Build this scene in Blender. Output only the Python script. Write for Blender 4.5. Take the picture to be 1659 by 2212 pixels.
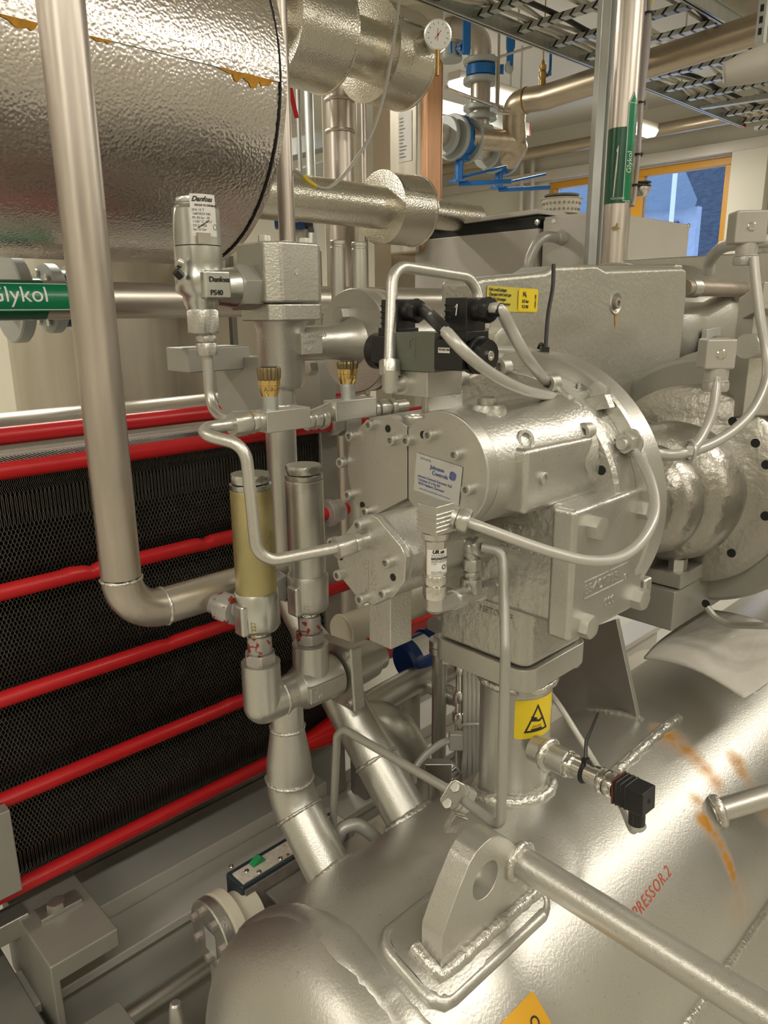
import bpy, bmesh, math, random
from mathutils import Vector as V, Matrix
for o in list(bpy.data.objects): bpy.data.objects.remove(o)
S=bpy.context.scene; COL=S.collection
random.seed(7)
# ---------------------------------------------------------------- camera
FP=1625.0; IW,IH=1659.0,2212.0
dX=V((1738,-451,FP)).normalized(); dZ=-V((58.5,6077,FP)); dZ=(dZ-dX*dZ.dot(dX)).normalized(); dY=dZ.cross(dX)
CAM=V((0,0,1.5))
cd=bpy.data.cameras.new('camera'); cam=bpy.data.objects.new('camera',cd); COL.objects.link(cam)
rt=V((dX.x,dY.x,dZ.x)); dn=V((dX.y,dY.y,dZ.y)); fw=V((dX.z,dY.z,dZ.z))
cam.matrix_world=Matrix(((rt.x,-dn.x,-fw.x,CAM.x),(rt.y,-dn.y,-fw.y,CAM.y),(rt.z,-dn.z,-fw.z,CAM.z),(0,0,0,1)))
cd.sensor_fit='VERTICAL'; cd.sensor_height=36; cd.lens=36*FP/IH; cd.clip_start=.05; cd.clip_end=300
S.camera=cam
S.view_settings.view_transform='Standard'; S.view_settings.look='None'; S.view_settings.gamma=1; S.view_settings.use_curve_mapping=False
S.view_settings.exposure=0.22
# ---------------------------------------------------------------- daylight outside (dusk sky)
w=bpy.data.worlds.new('sky'); S.world=w; w.use_nodes=True
bg=w.node_tree.nodes['Background']; bg.inputs[0].default_value=(.42,.58,.95,1); bg.inputs[1].default_value=1.9
# ---------------------------------------------------------------- helpers: pixels of the photo to points on a plane
def ray(x,y):
    a=(x-IW/2)/FP; b=(y-IH/2)/FP
    return rt*a+dn*b+fw
def P(x,y,d): return CAM+ray(x,y)*d
def PX(x,y,k): r=ray(x,y); return CAM+r*((k-CAM.x)/r.x)
def PY(x,y,k): r=ray(x,y); return CAM+r*((k-CAM.y)/r.y)
def PZ(x,y,k): r=ray(x,y); return CAM+r*((k-CAM.z)/r.z)
EX,EY,EZ=V((1,0,0)),V((0,1,0)),V((0,0,1))
def hitcyl(x,y,A,D,r):
    A=V(A); D=V(D).normalized(); d=ray(x,y); o=CAM-A
    d2=d-D*d.dot(D); o2=o-D*o.dot(D)
    a=d2.dot(d2); b=2*o2.dot(d2); c=o2.dot(o2)-r*r
    return CAM+d*((-b-math.sqrt(max(b*b-4*a*c,0)))/(2*a))
def basis(n):
    n=V(n).normalized(); t=EZ if abs(n.z)<.9 else EX
    u=t.cross(n).normalized(); return u,n.cross(u),n
# ---------------------------------------------------------------- helpers: geometry
class G:
    def __init__(s): s.v=[]; s.f=[]
    def add(s,vs,fs):
        k=len(s.v); s.v+=[V(a) for a in vs]; s.f+=[tuple(i+k for i in f) for f in fs]; return s
    def box(s,a,b):
        x0,y0,z0=a; x1,y1,z1=b
        return s.add([(x0,y0,z0),(x1,y0,z0),(x1,y1,z0),(x0,y1,z0),(x0,y0,z1),(x1,y0,z1),(x1,y1,z1),(x0,y1,z1)],
            [(3,2,1,0),(4,5,6,7),(0,1,5,4),(1,2,6,5),(2,3,7,6),(3,0,4,7)])
    def obox(s,c,u,v,n,a,b,h):
        c,u,v,n=V(c),V(u).normalized()*a,V(v).normalized()*b,V(n).normalized()*h
        return s.prism([c-u-v-n,c+u-v-n,c+u+v-n,c-u+v-n],n*2)
    def prism(s,poly,e):
        n=len(poly); e=V(e); a=[V(p) for p in poly]
        return s.add(a+[p+e for p in a],[tuple(range(n))[::-1],tuple(range(n,2*n))]+[(i,(i+1)%n,n+(i+1)%n,n+i) for i in range(n)])
    def rings(s,rs,closed=True,caps=True):
        k=len(s.v); n=len(rs[0])
        for r in rs: s.v+=[V(p) for p in r]
        for j in range(len(rs)-1):
            for i in range(n if closed else n-1):
                s.f.append((k+j*n+i,k+j*n+(i+1)%n,k+(j+1)*n+(i+1)%n,k+(j+1)*n+i))
        if caps and closed:
            s.f.append(tuple(k+i for i in range(n))[::-1]); m=k+(len(rs)-1)*n; s.f.append(tuple(m+i for i in range(n)))
        return s
    def lathe(s,p,ax,prof,n=32,hexa=False,roll=0,caps=True):
        u,v,a=basis(ax); p=V(p); rs=[]
        for r,t in prof:
            rs.append([p+a*t+(u*math.cos(2*math.pi*i/n+roll)+v*math.sin(2*math.pi*i/n+roll))*r for i in range(n)])
        return s.rings(rs,caps=caps)
    def cyl(s,p,q,r,r2=None,n=24,c=0):
        p,q=V(p),V(q); L=(q-p).length; r2=r if r2 is None else r2
        pr=[(r,0),(r2,L)] if not c else [(r-c,0),(r,c),(r2,L-c),(r2-c,L)]
        return s.lathe(p,q-p,pr,n)
    def hexn(s,p,q,r,roll=0.0):
        p,q=V(p),V(q); L=(q-p).length; c=min(.12*r,.3*L); u,v,a=basis(q-p); n=24; rs=[]
        def ring(t,k):
            o=[]
            for i in range(n):
                th=2*math.pi*i/n; m=(th+math.pi/6)%(math.pi/3)-math.pi/6
                rr=r*.866/math.cos(m); rr=min(rr,k*r)
                o.append(p+a*t+(u*math.cos(th+roll)+v*math.sin(th+roll))*rr)
            return o
        return s.rings([ring(0,.88),ring(c,1),ring(L-c,1),ring(L,.88)])
    def tube(s,pts,r,n=12,fil=0,caps=True,seg=7):
        pts=[V(p) for p in pts]
        if fil:
            o=[pts[0]]
            for i in range(1,len(pts)-1):
                b=pts[i]; d0=pts[i-1]-b; d1=pts[i+1]-b; l0,l1=d0.length,d1.length; d0/=l0; d1/=l1
                an=d0.angle(d1,math.pi)
                if an>3.1: o.append(b); continue
                t=min(fil/math.tan(an/2),.48*l0,.48*l1); rr=t*math.tan(an/2)
                bi=(d0+d1).normalized(); c=b+bi*(rr/math.sin(an/2)); e0=b+d0*t-c; e1=b+d1*t-c
                tot=e0.angle(e1,0); axx=e0.cross(e1)
                if axx.length<1e-9: o.append(b); continue
                for k in range(seg+1): o.append(c+Matrix.Rotation(tot*k/seg,3,axx.normalized())@e0)
            o.append(pts[-1]); pts=o
        rs=[]; t=(pts[1]-pts[0]).normalized(); u=basis(t)[0]
        for i,p in enumerate(pts):
            a=(pts[i]-pts[i-1]).normalized() if i else t; b=(pts[i+1]-pts[i]).normalized() if i<len(pts)-1 else a
            m=(a+b).normalized(); u=(u-m*u.dot(m)).normalized(); w_=m.cross(u); rr=r[i] if isinstance(r,(list,tuple)) else r
            rs.append([p+(u*math.cos(2*math.pi*k/n)+w_*math.sin(2*math.pi*k/n))*rr for k in range(n)])
        return s.rings(rs,caps=caps)
    def loop(s,pts,r,n=8):
        pts=[V(p) for p in pts]; N=len(pts); rs=[]; u=None
        for i in range(N):
            m=(pts[(i+1)%N]-pts[i-1]).normalized(); u=basis(m)[0] if u is None else (u-m*u.dot(m)).normalized(); w_=m.cross(u)
            rr=r[i] if isinstance(r,list) else r
            rs.append([pts[i]+(u*math.cos(2*math.pi*k/n)+w_*math.sin(2*math.pi*k/n))*rr for k in range(n)])
        rs.append(rs[0]); return s.rings(rs,caps=False)
    def torus(s,c,ax,R,r,n=40,m=8,wob=0):
        u,v,a=basis(ax); c=V(c)
        return s.loop([c+(u*math.cos(2*math.pi*i/n)+v*math.sin(2*math.pi*i/n))*R for i in range(n)],[r*(1+wob*random.uniform(-1,1)) for i in range(n)] if wob else r,m)
    def sph(s,c,r,n=16):
        return s.lathe(V(c)-EZ*r,EZ,[(max(r*math.sin(math.pi*i/n),1e-5),r-r*math.cos(math.pi*i/n)) for i in range(n+1)],n*2)
    def o(s,name,mt,par=None,bev=0,ang=35,loc=None,bs=2):
        base=LOC[par.name] if par else (V(loc) if loc else V((0,0,0)))
        me=bpy.data.meshes.new(name); me.from_pydata([tuple(p-base) for p in s.v],[],s.f)
        bm=bmesh.new(); bm.from_mesh(me); bmesh.ops.recalc_face_normals(bm,faces=bm.faces); bm.to_mesh(me); bm.free()
        me.polygons.foreach_set('use_smooth',[True]*len(me.polygons)); me.set_sharp_from_angle(angle=math.radians(ang))
        me.materials.append(mt); ob=bpy.data.objects.new(name,me); COL.objects.link(ob)
        if par: ob.parent=par
        else: ob.location=base
        LOC[ob.name]=base
        if bev:
            m=ob.modifiers.new('bevel','BEVEL'); m.width=bev; m.segments=bs; m.limit_method='ANGLE'; m.angle_limit=math.radians(40); m.harden_normals=True
        return ob
LOC={}
def tag(o,label,cat,group=None):
    o['label']=label; o['category']=cat
    if group: o['group']=group
    return o
def thing(name,label,cat,loc,group=None):
    e=bpy.data.objects.new(name,None); COL.objects.link(e); e.location=loc; e.empty_display_size=.05; LOC[e.name]=V(loc)
    return tag(e,label,cat,group)
def struct(o): o['kind']='structure'; return o
# shared bolt meshes
BM={}
def unit(key):
    if key in BM: return BM[key]
    n=24; rs=[]
    def ring(rad,z,hx): 
        o=[]
        for i in range(n):
            th=2*math.pi*i/n; m=(th+math.pi/6)%(math.pi/3)-math.pi/6; rr=rad
            if hx: rr=min(rad*.866/math.cos(m),hx)
            o.append((rr*math.cos(th),rr*math.sin(th),z))
        return o
    if key=='cap': rs=[ring(1,-.1,0),ring(1,.9,0),ring(.92,1,0),ring(.56,1,9),ring(.54,.4,9)]
    elif key=='hex': rs=[ring(1,-.1,9),ring(1,.62,9),ring(1,.72,.93),ring(.8,.75,0),ring(.3,.75,0)]
    elif key=='nut': rs=[ring(1.25,-.1,0),ring(1.25,.15,0),ring(1.0,.15,0),ring(1,.15,9),ring(1,.95,9),ring(1,1.05,.9),ring(.55,1.05,0),ring(.55,1.5,0),ring(.48,1.55,0)]
    elif key=='hole': rs=[ring(1.15,0,0),ring(1.1,.03,0),ring(.95,.03,0),ring(.9,.012,0)]
    elif key=='screw': rs=[ring(1,-.1,0),ring(1,.25,0),ring(.8,.5,0),ring(.35,.55,0),ring(.3,.3,9)]
    g=G().rings(rs); me=bpy.data.meshes.new(key); me.from_pydata([tuple(p) for p in g.v],[],g.f)
    bm=bmesh.new(); bm.from_mesh(me); bmesh.ops.recalc_face_normals(bm,faces=bm.faces); bm.to_mesh(me); bm.free()
    me.polygons.foreach_set('use_smooth',[True]*len(me.polygons)); me.set_sharp_from_angle(angle=math.radians(30))
    BM[key]=me; return me
MB={}
def bolt(par,key,name,p,n,r,mt,h=None,roll=0):
    k=(key,mt.name)
    if k not in MB:
        me=unit(key).copy(); me.materials.clear(); me.materials.append(mt); MB[k]=me
    ob=bpy.data.objects.new(name,MB[k]); COL.objects.link(ob); ob.parent=par
    u,v,a=basis(n); R_=Matrix((u,v,a)).transposed().to_4x4()
    ob.matrix_local=Matrix.Translation(V(p)-LOC[par.name])@R_@Matrix.Rotation(roll,4,'Z')@Matrix.Diagonal((r,r,r if h is None else h,1))
    LOC[ob.name]=V(p); return ob
# lettering and stickers: 2-D shapes laid on a plane or round a pipe
TX={}
def txt(s,size,ext=0,ax='LEFT',bold=0,sp=1.0,shear=0):
    k=(s,size,ext,ax,bold,sp,shear)
    if k in TX: return TX[k]
    c=bpy.data.curves.new('t','FONT'); c.body=s; c.size=size; c.extrude=ext; c.align_x=ax; c.resolution_u=4; c.offset=bold; c.space_character=sp; c.shear=shear
    ob=bpy.data.objects.new('t',c); COL.objects.link(ob); dg=bpy.context.evaluated_depsgraph_get(); dg.update()
    me=bpy.data.meshes.new_from_object(ob.evaluated_get(dg)); r=([v.co.copy() for v in me.vertices],[tuple(p.vertices) for p in me.polygons])
    bpy.data.objects.remove(ob); bpy.data.curves.remove(c); bpy.data.meshes.remove(me); TX[k]=r; return r
def poly(pts): return ([V((a,b,0)) for a,b in pts],[tuple(range(len(pts)))])
def rect(x0,y0,x1,y1,r=0,n=4):
    if not r: return poly([(x0,y0),(x1,y0),(x1,y1),(x0,y1)])
    o=[]
    for cx,cy,a in ((x1-r,y0+r,-90),(x1-r,y1-r,0),(x0+r,y1-r,90),(x0+r,y0+r,180)):
        for i in range(n+1): t=math.radians(a+90*i/n); o.append((cx+r*math.cos(t),cy+r*math.sin(t)))
    return poly(o)
def disc(cx,cy,r,n=24): return poly([(cx+r*math.cos(2*math.pi*i/n),cy+r*math.sin(2*math.pi*i/n)) for i in range(n)])
def ringp(cx,cy,r0,r1,n=28):
    a=[V((cx+r*math.cos(2*math.pi*i/n),cy+r*math.sin(2*math.pi*i/n),0)) for r in (r0,r1) for i in range(n)]
    return (a,[(i,(i+1)%n,n+(i+1)%n,n+i) for i in range(n)])
def line(x0,y0,x1,y1,w):
    d=V((x1-x0,y1-y0)).normalized()*w/2; return poly([(x0-d.y*-1*-1,y0+d.x),(x0+d.y,y0-d.x),(x1+d.y,y1-d.x),(x1-d.y,y1+d.x)])
def at(sh,dx,dy,rot=0,sc=1):
    m=Matrix.Rotation(rot,3,'Z'); return ([m@(p*sc)+V((dx,dy,0)) for p in sh[0]],sh[1])
def plane(O,U,Vv,n=None):
    O=V(O); U=V(U).normalized(); W=V(Vv); W=(W-U*W.dot(U)).normalized(); N=U.cross(W)
    if N.dot(CAM-O)<0: N=-N
    return lambda p: O+U*p.x+W*p.y+N*p.z
def wrap(A,D,E,r,U=None):
    A=V(A); D=V(D).normalized(); E=V(E); E=(E-D*E.dot(D)).normalized(); T=D.cross(E)
    if U is not None and T.dot(V(U))<0: T=-T
    return lambda p: A+D*p.y+(E*math.cos(p.x/r)+T*math.sin(p.x/r))*(r+p.z)
def decal(par,name,mp,shapes,mt,lift=.0006,thick=0,cut=0,loc=None):
    vs=[];fs=[]
    for sv,sf in shapes:
        k=len(vs); vs+=[V(p) for p in sv]; fs+=[tuple(i+k for i in f) for f in sf]
    bm=bmesh.new(); bv=[bm.verts.new(p) for p in vs]
    for f in fs:
        try: bm.faces.new([bv[i] for i in f])
        except ValueError: pass
    if cut:
        for ax in (0,1)[:1 if cut>0 else 2]:
            lo=min(p[ax] for p in vs); hi=max(p[ax] for p in vs); c=abs(cut); q=lo+c
            while q<hi:
                bmesh.ops.bisect_plane(bm,geom=bm.verts[:]+bm.edges[:]+bm.faces[:],plane_co=(q,0,0) if ax==0 else (0,q,0),plane_no=(1,0,0) if ax==0 else (0,1,0)); q+=c
    if thick:
        r=bmesh.ops.extrude_face_region(bm,geom=bm.faces[:])
        for e in r['geom']:
            if isinstance(e,bmesh.types.BMVert): e.co.z+=thick
    bm.verts.index_update()
    g=G(); L=[]
    for p in bm.verts:
        q=p.co.copy(); q.z+=lift; L.append(mp(q))
    g.add(L,[tuple(v.index for v in f.verts) for f in bm.faces]); bm.free()
    return g.o(name,mt,par,loc=loc)
# ---------------------------------------------------------------- materials (all procedural)
MT={}
def nn(nt,t,**k):
    n=nt.nodes.new(t)
    for a,b in k.items(): setattr(n,a,b)
    return n
def mat(name,col,met=0,rough=.5,ns=6,na=.12,bs=0,bstr=.1,bd=.002,st=None,vor=0,rv=.08,spots=None,spotcol=(.44,.2,.02),speck=0,coat=0,emit=0):
    m=bpy.data.materials.new(name); m.use_nodes=True; nt=m.node_tree; b=nt.nodes['Principled BSDF']; L=nt.links.new
    tc=nn(nt,'ShaderNodeTexCoord'); co=tc.outputs['Object']
    mp=nn(nt,'ShaderNodeMapping'); L(co,mp.inputs[0])
    if st: mp.inputs['Scale'].default_value=st
    nz=nn(nt,'ShaderNodeTexNoise'); nz.inputs['Scale'].default_value=ns; nz.inputs['Detail'].default_value=5; L(mp.outputs[0],nz.inputs['Vector'])
    mx=nn(nt,'ShaderNodeMix',data_type='RGBA'); L(nz.outputs['Fac'],mx.inputs[0])
    mx.inputs[6].default_value=(*[c*(1-na*1.6) for c in col],1); mx.inputs[7].default_value=(*[min(1,c*(1+na*1.6)) for c in col],1)
    out=mx.outputs[2]
    if speck:
        s2=nn(nt,'ShaderNodeTexNoise'); s2.inputs['Scale'].default_value=260; L(co,s2.inputs['Vector'])
        r2=nn(nt,'ShaderNodeMapRange'); r2.inputs[1].default_value=.66; r2.inputs[2].default_value=.72; L(s2.outputs['Fac'],r2.inputs[0])
        r3=nn(nt,'ShaderNodeMath',operation='MULTIPLY'); r3.inputs[1].default_value=speck; L(r2.outputs[0],r3.inputs[0])
        m2=nn(nt,'ShaderNodeMix',data_type='RGBA'); L(r3.outputs[0],m2.inputs[0]); L(out,m2.inputs[6]); m2.inputs[7].default_value=(.06,.05,.04,1); out=m2.outputs[2]
    metf=None
    if spots:
        acc=None
        wn=nn(nt,'ShaderNodeTexNoise'); wn.inputs['Scale'].default_value=28; wn.inputs['Detail'].default_value=6; L(co,wn.inputs['Vector'])
        for p,r,st_ in spots:
            d=nn(nt,'ShaderNodeVectorMath',operation='DISTANCE'); L(co,d.inputs[0]); d.inputs[1].default_value=p
            q=nn(nt,'ShaderNodeMapRange'); q.inputs[1].default_value=r; q.inputs[2].default_value=0; q.inputs[4].default_value=st_*1.45; L(d.outputs['Value'],q.inputs[0])
            if acc is None: acc=q.outputs[0]
            else:
                a=nn(nt,'ShaderNodeMath',operation='MAXIMUM'); L(acc,a.inputs[0]); L(q.outputs[0],a.inputs[1]); acc=a.outputs[0]
        a=nn(nt,'ShaderNodeMath',operation='MULTIPLY'); L(acc,a.inputs[0])
        wr=nn(nt,'ShaderNodeMapRange'); wr.inputs[1].default_value=.3; wr.inputs[2].default_value=.65; wr.inputs[3].default_value=.35; wr.inputs[4].default_value=1.5; L(wn.outputs['Fac'],wr.inputs[0]); L(wr.outputs[0],a.inputs[1]); a.use_clamp=True
        m3=nn(nt,'ShaderNodeMix',data_type='RGBA'); L(a.outputs[0],m3.inputs[0]); L(out,m3.inputs[6]); m3.inputs[7].default_value=(*spotcol,1); out=m3.outputs[2]
        mm=nn(nt,'ShaderNodeMapRange'); mm.inputs[3].default_value=met; mm.inputs[4].default_value=0; L(a.outputs[0],mm.inputs[0]); metf=mm.outputs[0]
    L(out,b.inputs['Base Color'])
    if metf: L(metf,b.inputs['Metallic'])
    else: b.inputs['Metallic'].default_value=met
    rr=nn(nt,'ShaderNodeMapRange'); rr.inputs[3].default_value=max(.02,rough-rv); rr.inputs[4].default_value=min(1,rough+rv); L(nz.outputs['Fac'],rr.inputs[0]); L(rr.outputs[0],b.inputs['Roughness'])
    if bs:
        bn=nn(nt,'ShaderNodeBump'); bn.inputs['Strength'].default_value=bstr; bn.inputs['Distance'].default_value=bd
        if vor:
            vt=nn(nt,'ShaderNodeTexVoronoi',feature='SMOOTH_F1'); vt.inputs['Scale'].default_value=bs; L(mp.outputs[0],vt.inputs['Vector']); L(vt.outputs['Distance'],bn.inputs['Height'])
        else:
            vt=nn(nt,'ShaderNodeTexNoise'); vt.inputs['Scale'].default_value=bs; vt.inputs['Detail'].default_value=3; L(co,vt.inputs['Vector']); L(vt.outputs['Fac'],bn.inputs['Height'])
        L(bn.outputs[0],b.inputs['Normal'])
    if coat: b.inputs['Coat Weight'].default_value=coat
    if emit: b.inputs['Emission Color'].default_value=(*col,1); b.inputs['Emission Strength'].default_value=emit
    MT[name]=m; return m
SIL=(.56,.548,.505)
PAINT=mat('aluminium_paint',SIL,.85,.36,7,.07,420,.22,.001,speck=.15)
CAST=mat('aluminium_paint_on_casting',SIL,.85,.37,9,.07,110,.55,.003)
CASTF=mat('aluminium_paint_fine_casting',SIL,.85,.36,9,.06,300,.4,.0013)
WELD=mat('weld_bead_painted',(.62,.60,.55),.8,.3,40,.1,160,.6,.004)
BEAM=mat('grey_machine_paint',(.36,.35,.31),.35,.42,6,.08,300,.06,.001)
DARKB=mat('grey_machine_paint_dull',(.22,.215,.195),.3,.5,6,.08,300,.06,.001)
STEEL=mat('stainless_pipe',(.53,.48,.43),.95,.36,9,.16,0,st=(6,6,.7),rv=.1)
STEELX=mat('stainless_pipe_lengthwise',(.60,.56,.50),.9,.36,9,.12,0,st=(.7,6,6),rv=.1)
STEELY=mat('stainless_pipe_heat_tinted',(.46,.39,.30),.95,.36,7,.2,0,st=(6,.7,6),rv=.1)
DUCT=mat('stainless_sheet_dull',(.55,.51,.43),.7,.42,5,.15,0,st=(4,4,.5))
CLAD=mat('stucco_aluminium_cladding',(.68,.64,.61),1,.25,5,.05,190,.5,.002,vor=1)
CLAD2=mat('stucco_aluminium_cladding_small',(.72,.69,.61),1,.27,5,.05,230,.45,.0018,vor=1)
ZINC=mat('zinc_plated',(.62,.63,.60),1,.3,30,.08)
GALV=mat('galvanised_steel',(.50,.52,.50),.85,.42,14,.14,0,st=(3,3,.6))
CHROM=mat('bright_steel',(.72,.70,.66),1,.22,20,.05)
BRASSD=mat('bronze_knob',(.22,.17,.09),.85,.38,20,.1)
BRASS=mat('polished_brass',(.72,.52,.2),1,.22,20,.08)
BRASSO=mat('old_brass',(.42,.27,.1),.9,.35,20,.15)
GOLD=mat('yellow_passivated_steel',(.46,.40,.2),.8,.42,20,.12,260,.2,.001)
RED=mat('red_sleeve',(.52,.012,.016),0,.34,12,.1,60,.08,.002)
REDG=mat('red_plastic',(.6,.012,.012),0,.25,10,.06)
BLK=mat('black_plastic',(.012,.012,.013),0,.36,20,.1,300,.1,.0006)
BLKR=mat('black_rubber',(.012,.012,.012),0,.55)
INK=mat('black_ink',(.02,.02,.022),0,.6)
PACK=mat('heat_exchanger_plates',(.24,.23,.20),.9,.36,30,.15)
DARK=mat('dark_recess',(.015,.015,.014),.2,.6)
OLIVE=mat('olive_grey_paint',(.135,.145,.115),.25,.42,14,.08,260,.1,.001)
GREEN=mat('green_label_vinyl',(.004,.20,.085),0,.28,8,.05)
GREEND=mat('dark_green_label_vinyl',(.004,.085,.04),0,.28,8,.05)
GRNP=mat('green_plastic',(.02,.3,.1),0,.35)
WHT=mat('white_vinyl',(.85,.86,.84),0,.4,8,.02)
PAPER=mat('white_paper_label',(.72,.70,.66),.1,.45,12,.04)
SILV=mat('silver_foil_label',(.60,.60,.58),.45,.33,12,.03)
BLUET=mat('blue_print',(.01,.045,.27),0,.5)
YEL=mat('yellow_sticker',(.78,.58,.02),0,.4,10,.05)
YELF=mat('faded_yellow_sticker',(.62,.52,.06),0,.4,10,.12)
YELO=mat('orange_yellow_sticker',(.72,.38,.02),0,.4,10,.05)
BLUE=mat('blue_enamel',(.006,.14,.46),.05,.32,10,.08)
NAVY=mat('navy_enamel',(.005,.035,.16),.05,.3,10,.08)
SLATE=mat('dark_slate_paint',(.03,.045,.06),.1,.45,20,.1)
CREAM=mat('cream_wall_paint',(.66,.62,.50),0,.55,3,.03)
WALLW=mat('off_white_wall_paint',(.58,.555,.47),0,.6,3,.03)
CEIL=mat('off_white_ceiling_paint',(.62,.60,.53),0,.65,2,.05)
CONC=mat('floor_coating',(.52,.50,.44),0,.42,3,.1)
BOXG=mat('light_grey_enclosure_paint',(.50,.47,.42),.05,.42,4,.03,400,.05,.0005)
PLAS=mat('grey_plastic_cable',(.47,.455,.42),.35,.36,20,.06)
PLASG=mat('grey_plastic_plug',(.46,.44,.40),.4,.38,20,.06,300,.12,.0008)
CABW=mat('off_white_cable',(.62,.58,.48),0,.45,20,.06)
COPP=mat('copper_brazed_steel',(.62,.36,.22),.95,.38,6,.22,0,st=(8,8,.5))
FOAM=mat('orange_insulation_foam',(.50,.24,.02),0,.8,60,.3,120,.6,.004)
ORNG=mat('ochre_window_frame',(.55,.27,.02),0,.45,8,.05)
FLNG=mat('light_grey_flange_paint',(.40,.42,.41),.1,.4,10,.06)
PADM=mat('grey_absorbent_mat',(.56,.53,.47),0,.85,30,.08,55,.6,.004)
LAMPM=mat('lamp_diffuser',(1,.93,.78),0,.4,3,0,emit=11)
SLOT=mat('slotted_galvanised_rung',(.50,.52,.50),.85,.42,14,.14)
nt=SLOT.node_tree; b_=nt.nodes['Principled BSDF']; tc_=nt.nodes.new('ShaderNodeTexCoord'); sx_=nt.nodes.new('ShaderNodeSeparateXYZ'); md_=nt.nodes.new('ShaderNodeMath'); md_.operation='PINGPONG'; md_.inputs[1].default_value=.025
gt_=nt.nodes.new('ShaderNodeMath'); gt_.operation='LESS_THAN'; gt_.inputs[1].default_value=.006; mx_=nt.nodes.new('ShaderNodeMix'); mx_.data_type='RGBA'; old=b_.inputs['Base Color'].links[0].from_socket
ad_=nt.nodes.new('ShaderNodeMath'); ad_.operation='ADD'
nt.links.new(tc_.outputs['Object'],sx_.inputs[0]); nt.links.new(sx_.outputs[1],ad_.inputs[0]); nt.links.new(sx_.outputs[2],ad_.inputs[1]); nt.links.new(ad_.outputs[0],md_.inputs[0]); nt.links.new(md_.outputs[0],gt_.inputs[0]); nt.links.new(gt_.outputs[0],mx_.inputs[0]); nt.links.new(old,mx_.inputs[6]); mx_.inputs[7].default_value=(.03,.03,.03,1); nt.links.new(mx_.outputs[2],b_.inputs['Base Color'])
RUSTY=mat('rusty_steel_stud',(.42,.36,.30),.7,.45,20,.15,120,.3,.002,spots=None)
REDI=mat('red_marker_ink',(.45,.06,.02),0,.6)
NEEDL=mat('red_needle',(.8,.05,.02),0,.5)
CHIP=mat('grey_primer_red_chips',(.40,.38,.36),.5,.42,40,.1)
# paint flaked to red primer on the relief valve nuts
nt=CHIP.node_tree; b_=nt.nodes['Principled BSDF']; cnz=nt.nodes.new('ShaderNodeTexNoise'); cnz.inputs['Scale'].default_value=70; cmr=nt.nodes.new('ShaderNodeMapRange'); cmr.inputs[1].default_value=.6; cmr.inputs[2].default_value=.62
cmx=nt.nodes.new('ShaderNodeMix'); cmx.data_type='RGBA'; ctc=nt.nodes.new('ShaderNodeTexCoord'); old=b_.inputs['Base Color'].links[0].from_socket
nt.links.new(ctc.outputs['Object'],cnz.inputs['Vector']); nt.links.new(cnz.outputs['Fac'],cmr.inputs[0]); nt.links.new(cmr.outputs[0],cmx.inputs[0]); nt.links.new(old,cmx.inputs[6]); cmx.inputs[7].default_value=(.3,.05,.035,1); nt.links.new(cmx.outputs[2],b_.inputs['Base Color'])
GLASS=bpy.data.materials.new('window_glass'); GLASS.use_nodes=True
gb=GLASS.node_tree.nodes['Principled BSDF']; gb.inputs['Transmission Weight'].default_value=1; gb.inputs['Roughness'].default_value=0; gb.inputs['IOR'].default_value=1.02
PALEG=mat('pale_grey_frame_paint',(.52,.505,.46),.1,.42,6,.06)
HOUSEW=mat('house_white_cladding',(.42,.47,.52),0,.6); ROOFM=mat('grey_slate_roof',(.20,.26,.30),0,.7,4,.15,30,.4,.02)
HILLM=mat('bare_winter_trees_hillside',(.07,.09,.11),0,.9,3,.5,6,.8,.2)
SHELLM=None
def wrapx(A,D,E,r,up=None):
    A=V(A); D=V(D).normalized(); E=V(E); E=(E-D*E.dot(D)).normalized(); T=D.cross(E)
    if up is not None and T.dot(V(up))<0: T=-T
    return lambda p: A+D*p.x+(E*math.cos(p.y/r)+T*math.sin(p.y/r))*(r+p.z)
# ---------------------------------------------------------------- room shell
RX0,RX1,RY0,RY1,RZ=-2.6,6.2,-3.2,5.6,3.05
struct(G().box((RX0,RY0,-.1),(RX1,RY1,0)).o('floor',CONC))
struct(G().box((RX0-.1,RY0-.1,RZ),(RX1+.2,RY1+.1,RZ+.1)).o('ceiling',CEIL))
struct(G().box((RX0-.1,RY0,0),(RX0,RY1,RZ)).o('wall_left',WALLW))
struct(G().box((RX0,RY0-.1,0),(RX1,RY0,RZ)).o('wall_front',WALLW))
struct(G().box((RX0,RY1,0),(RX1,RY1+.1,RZ)).o('wall_back',CREAM))
wy0,wy1,wz0,wz1=2.60,4.24,1.45,2.61
g=G().box((RX1,RY0,0),(RX1+.2,RY1,wz0)).box((RX1,RY0,wz1),(RX1+.2,RY1,RZ)).box((RX1,RY0,wz0),(RX1+.2,wy0,wz1)).box((RX1,wy1,wz0),(RX1+.2,RY1,wz1))
struct(g.o('wall_right',WALLW))
def window(n,y0,y1):
    e=bpy.data.objects.new('window_%d'%n,None); COL.objects.link(e); e.location=(RX1+.06,y0,wz0); LOC[e.name]=V(e.location); e['kind']='structure'
    t=.055; g=G()
    for a,b in (((y0,wz0),(y1,wz0+t)),((y0,wz1-t),(y1,wz1)),((y0,wz0+t),(y0+t,wz1-t)),((y1-t,wz0+t),(y1,wz1-t))): g.box((RX1+.03,a[0],a[1]),(RX1+.1,b[0],b[1]))
    g.o('window_frame',ORNG,e,bev=.004)
    G().box((RX1+.06,y0+t,wz0+t),(RX1+.066,y1-t,wz1-t)).o('window_pane',GLASS,e)
window(1,wy0,3.38); window(2,3.38,wy1)
struct(G().box((RX1-.08,2.2,2.62),(RX1,5.5,2.70)).o('trim_1',BOXG,bev=.004))
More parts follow.
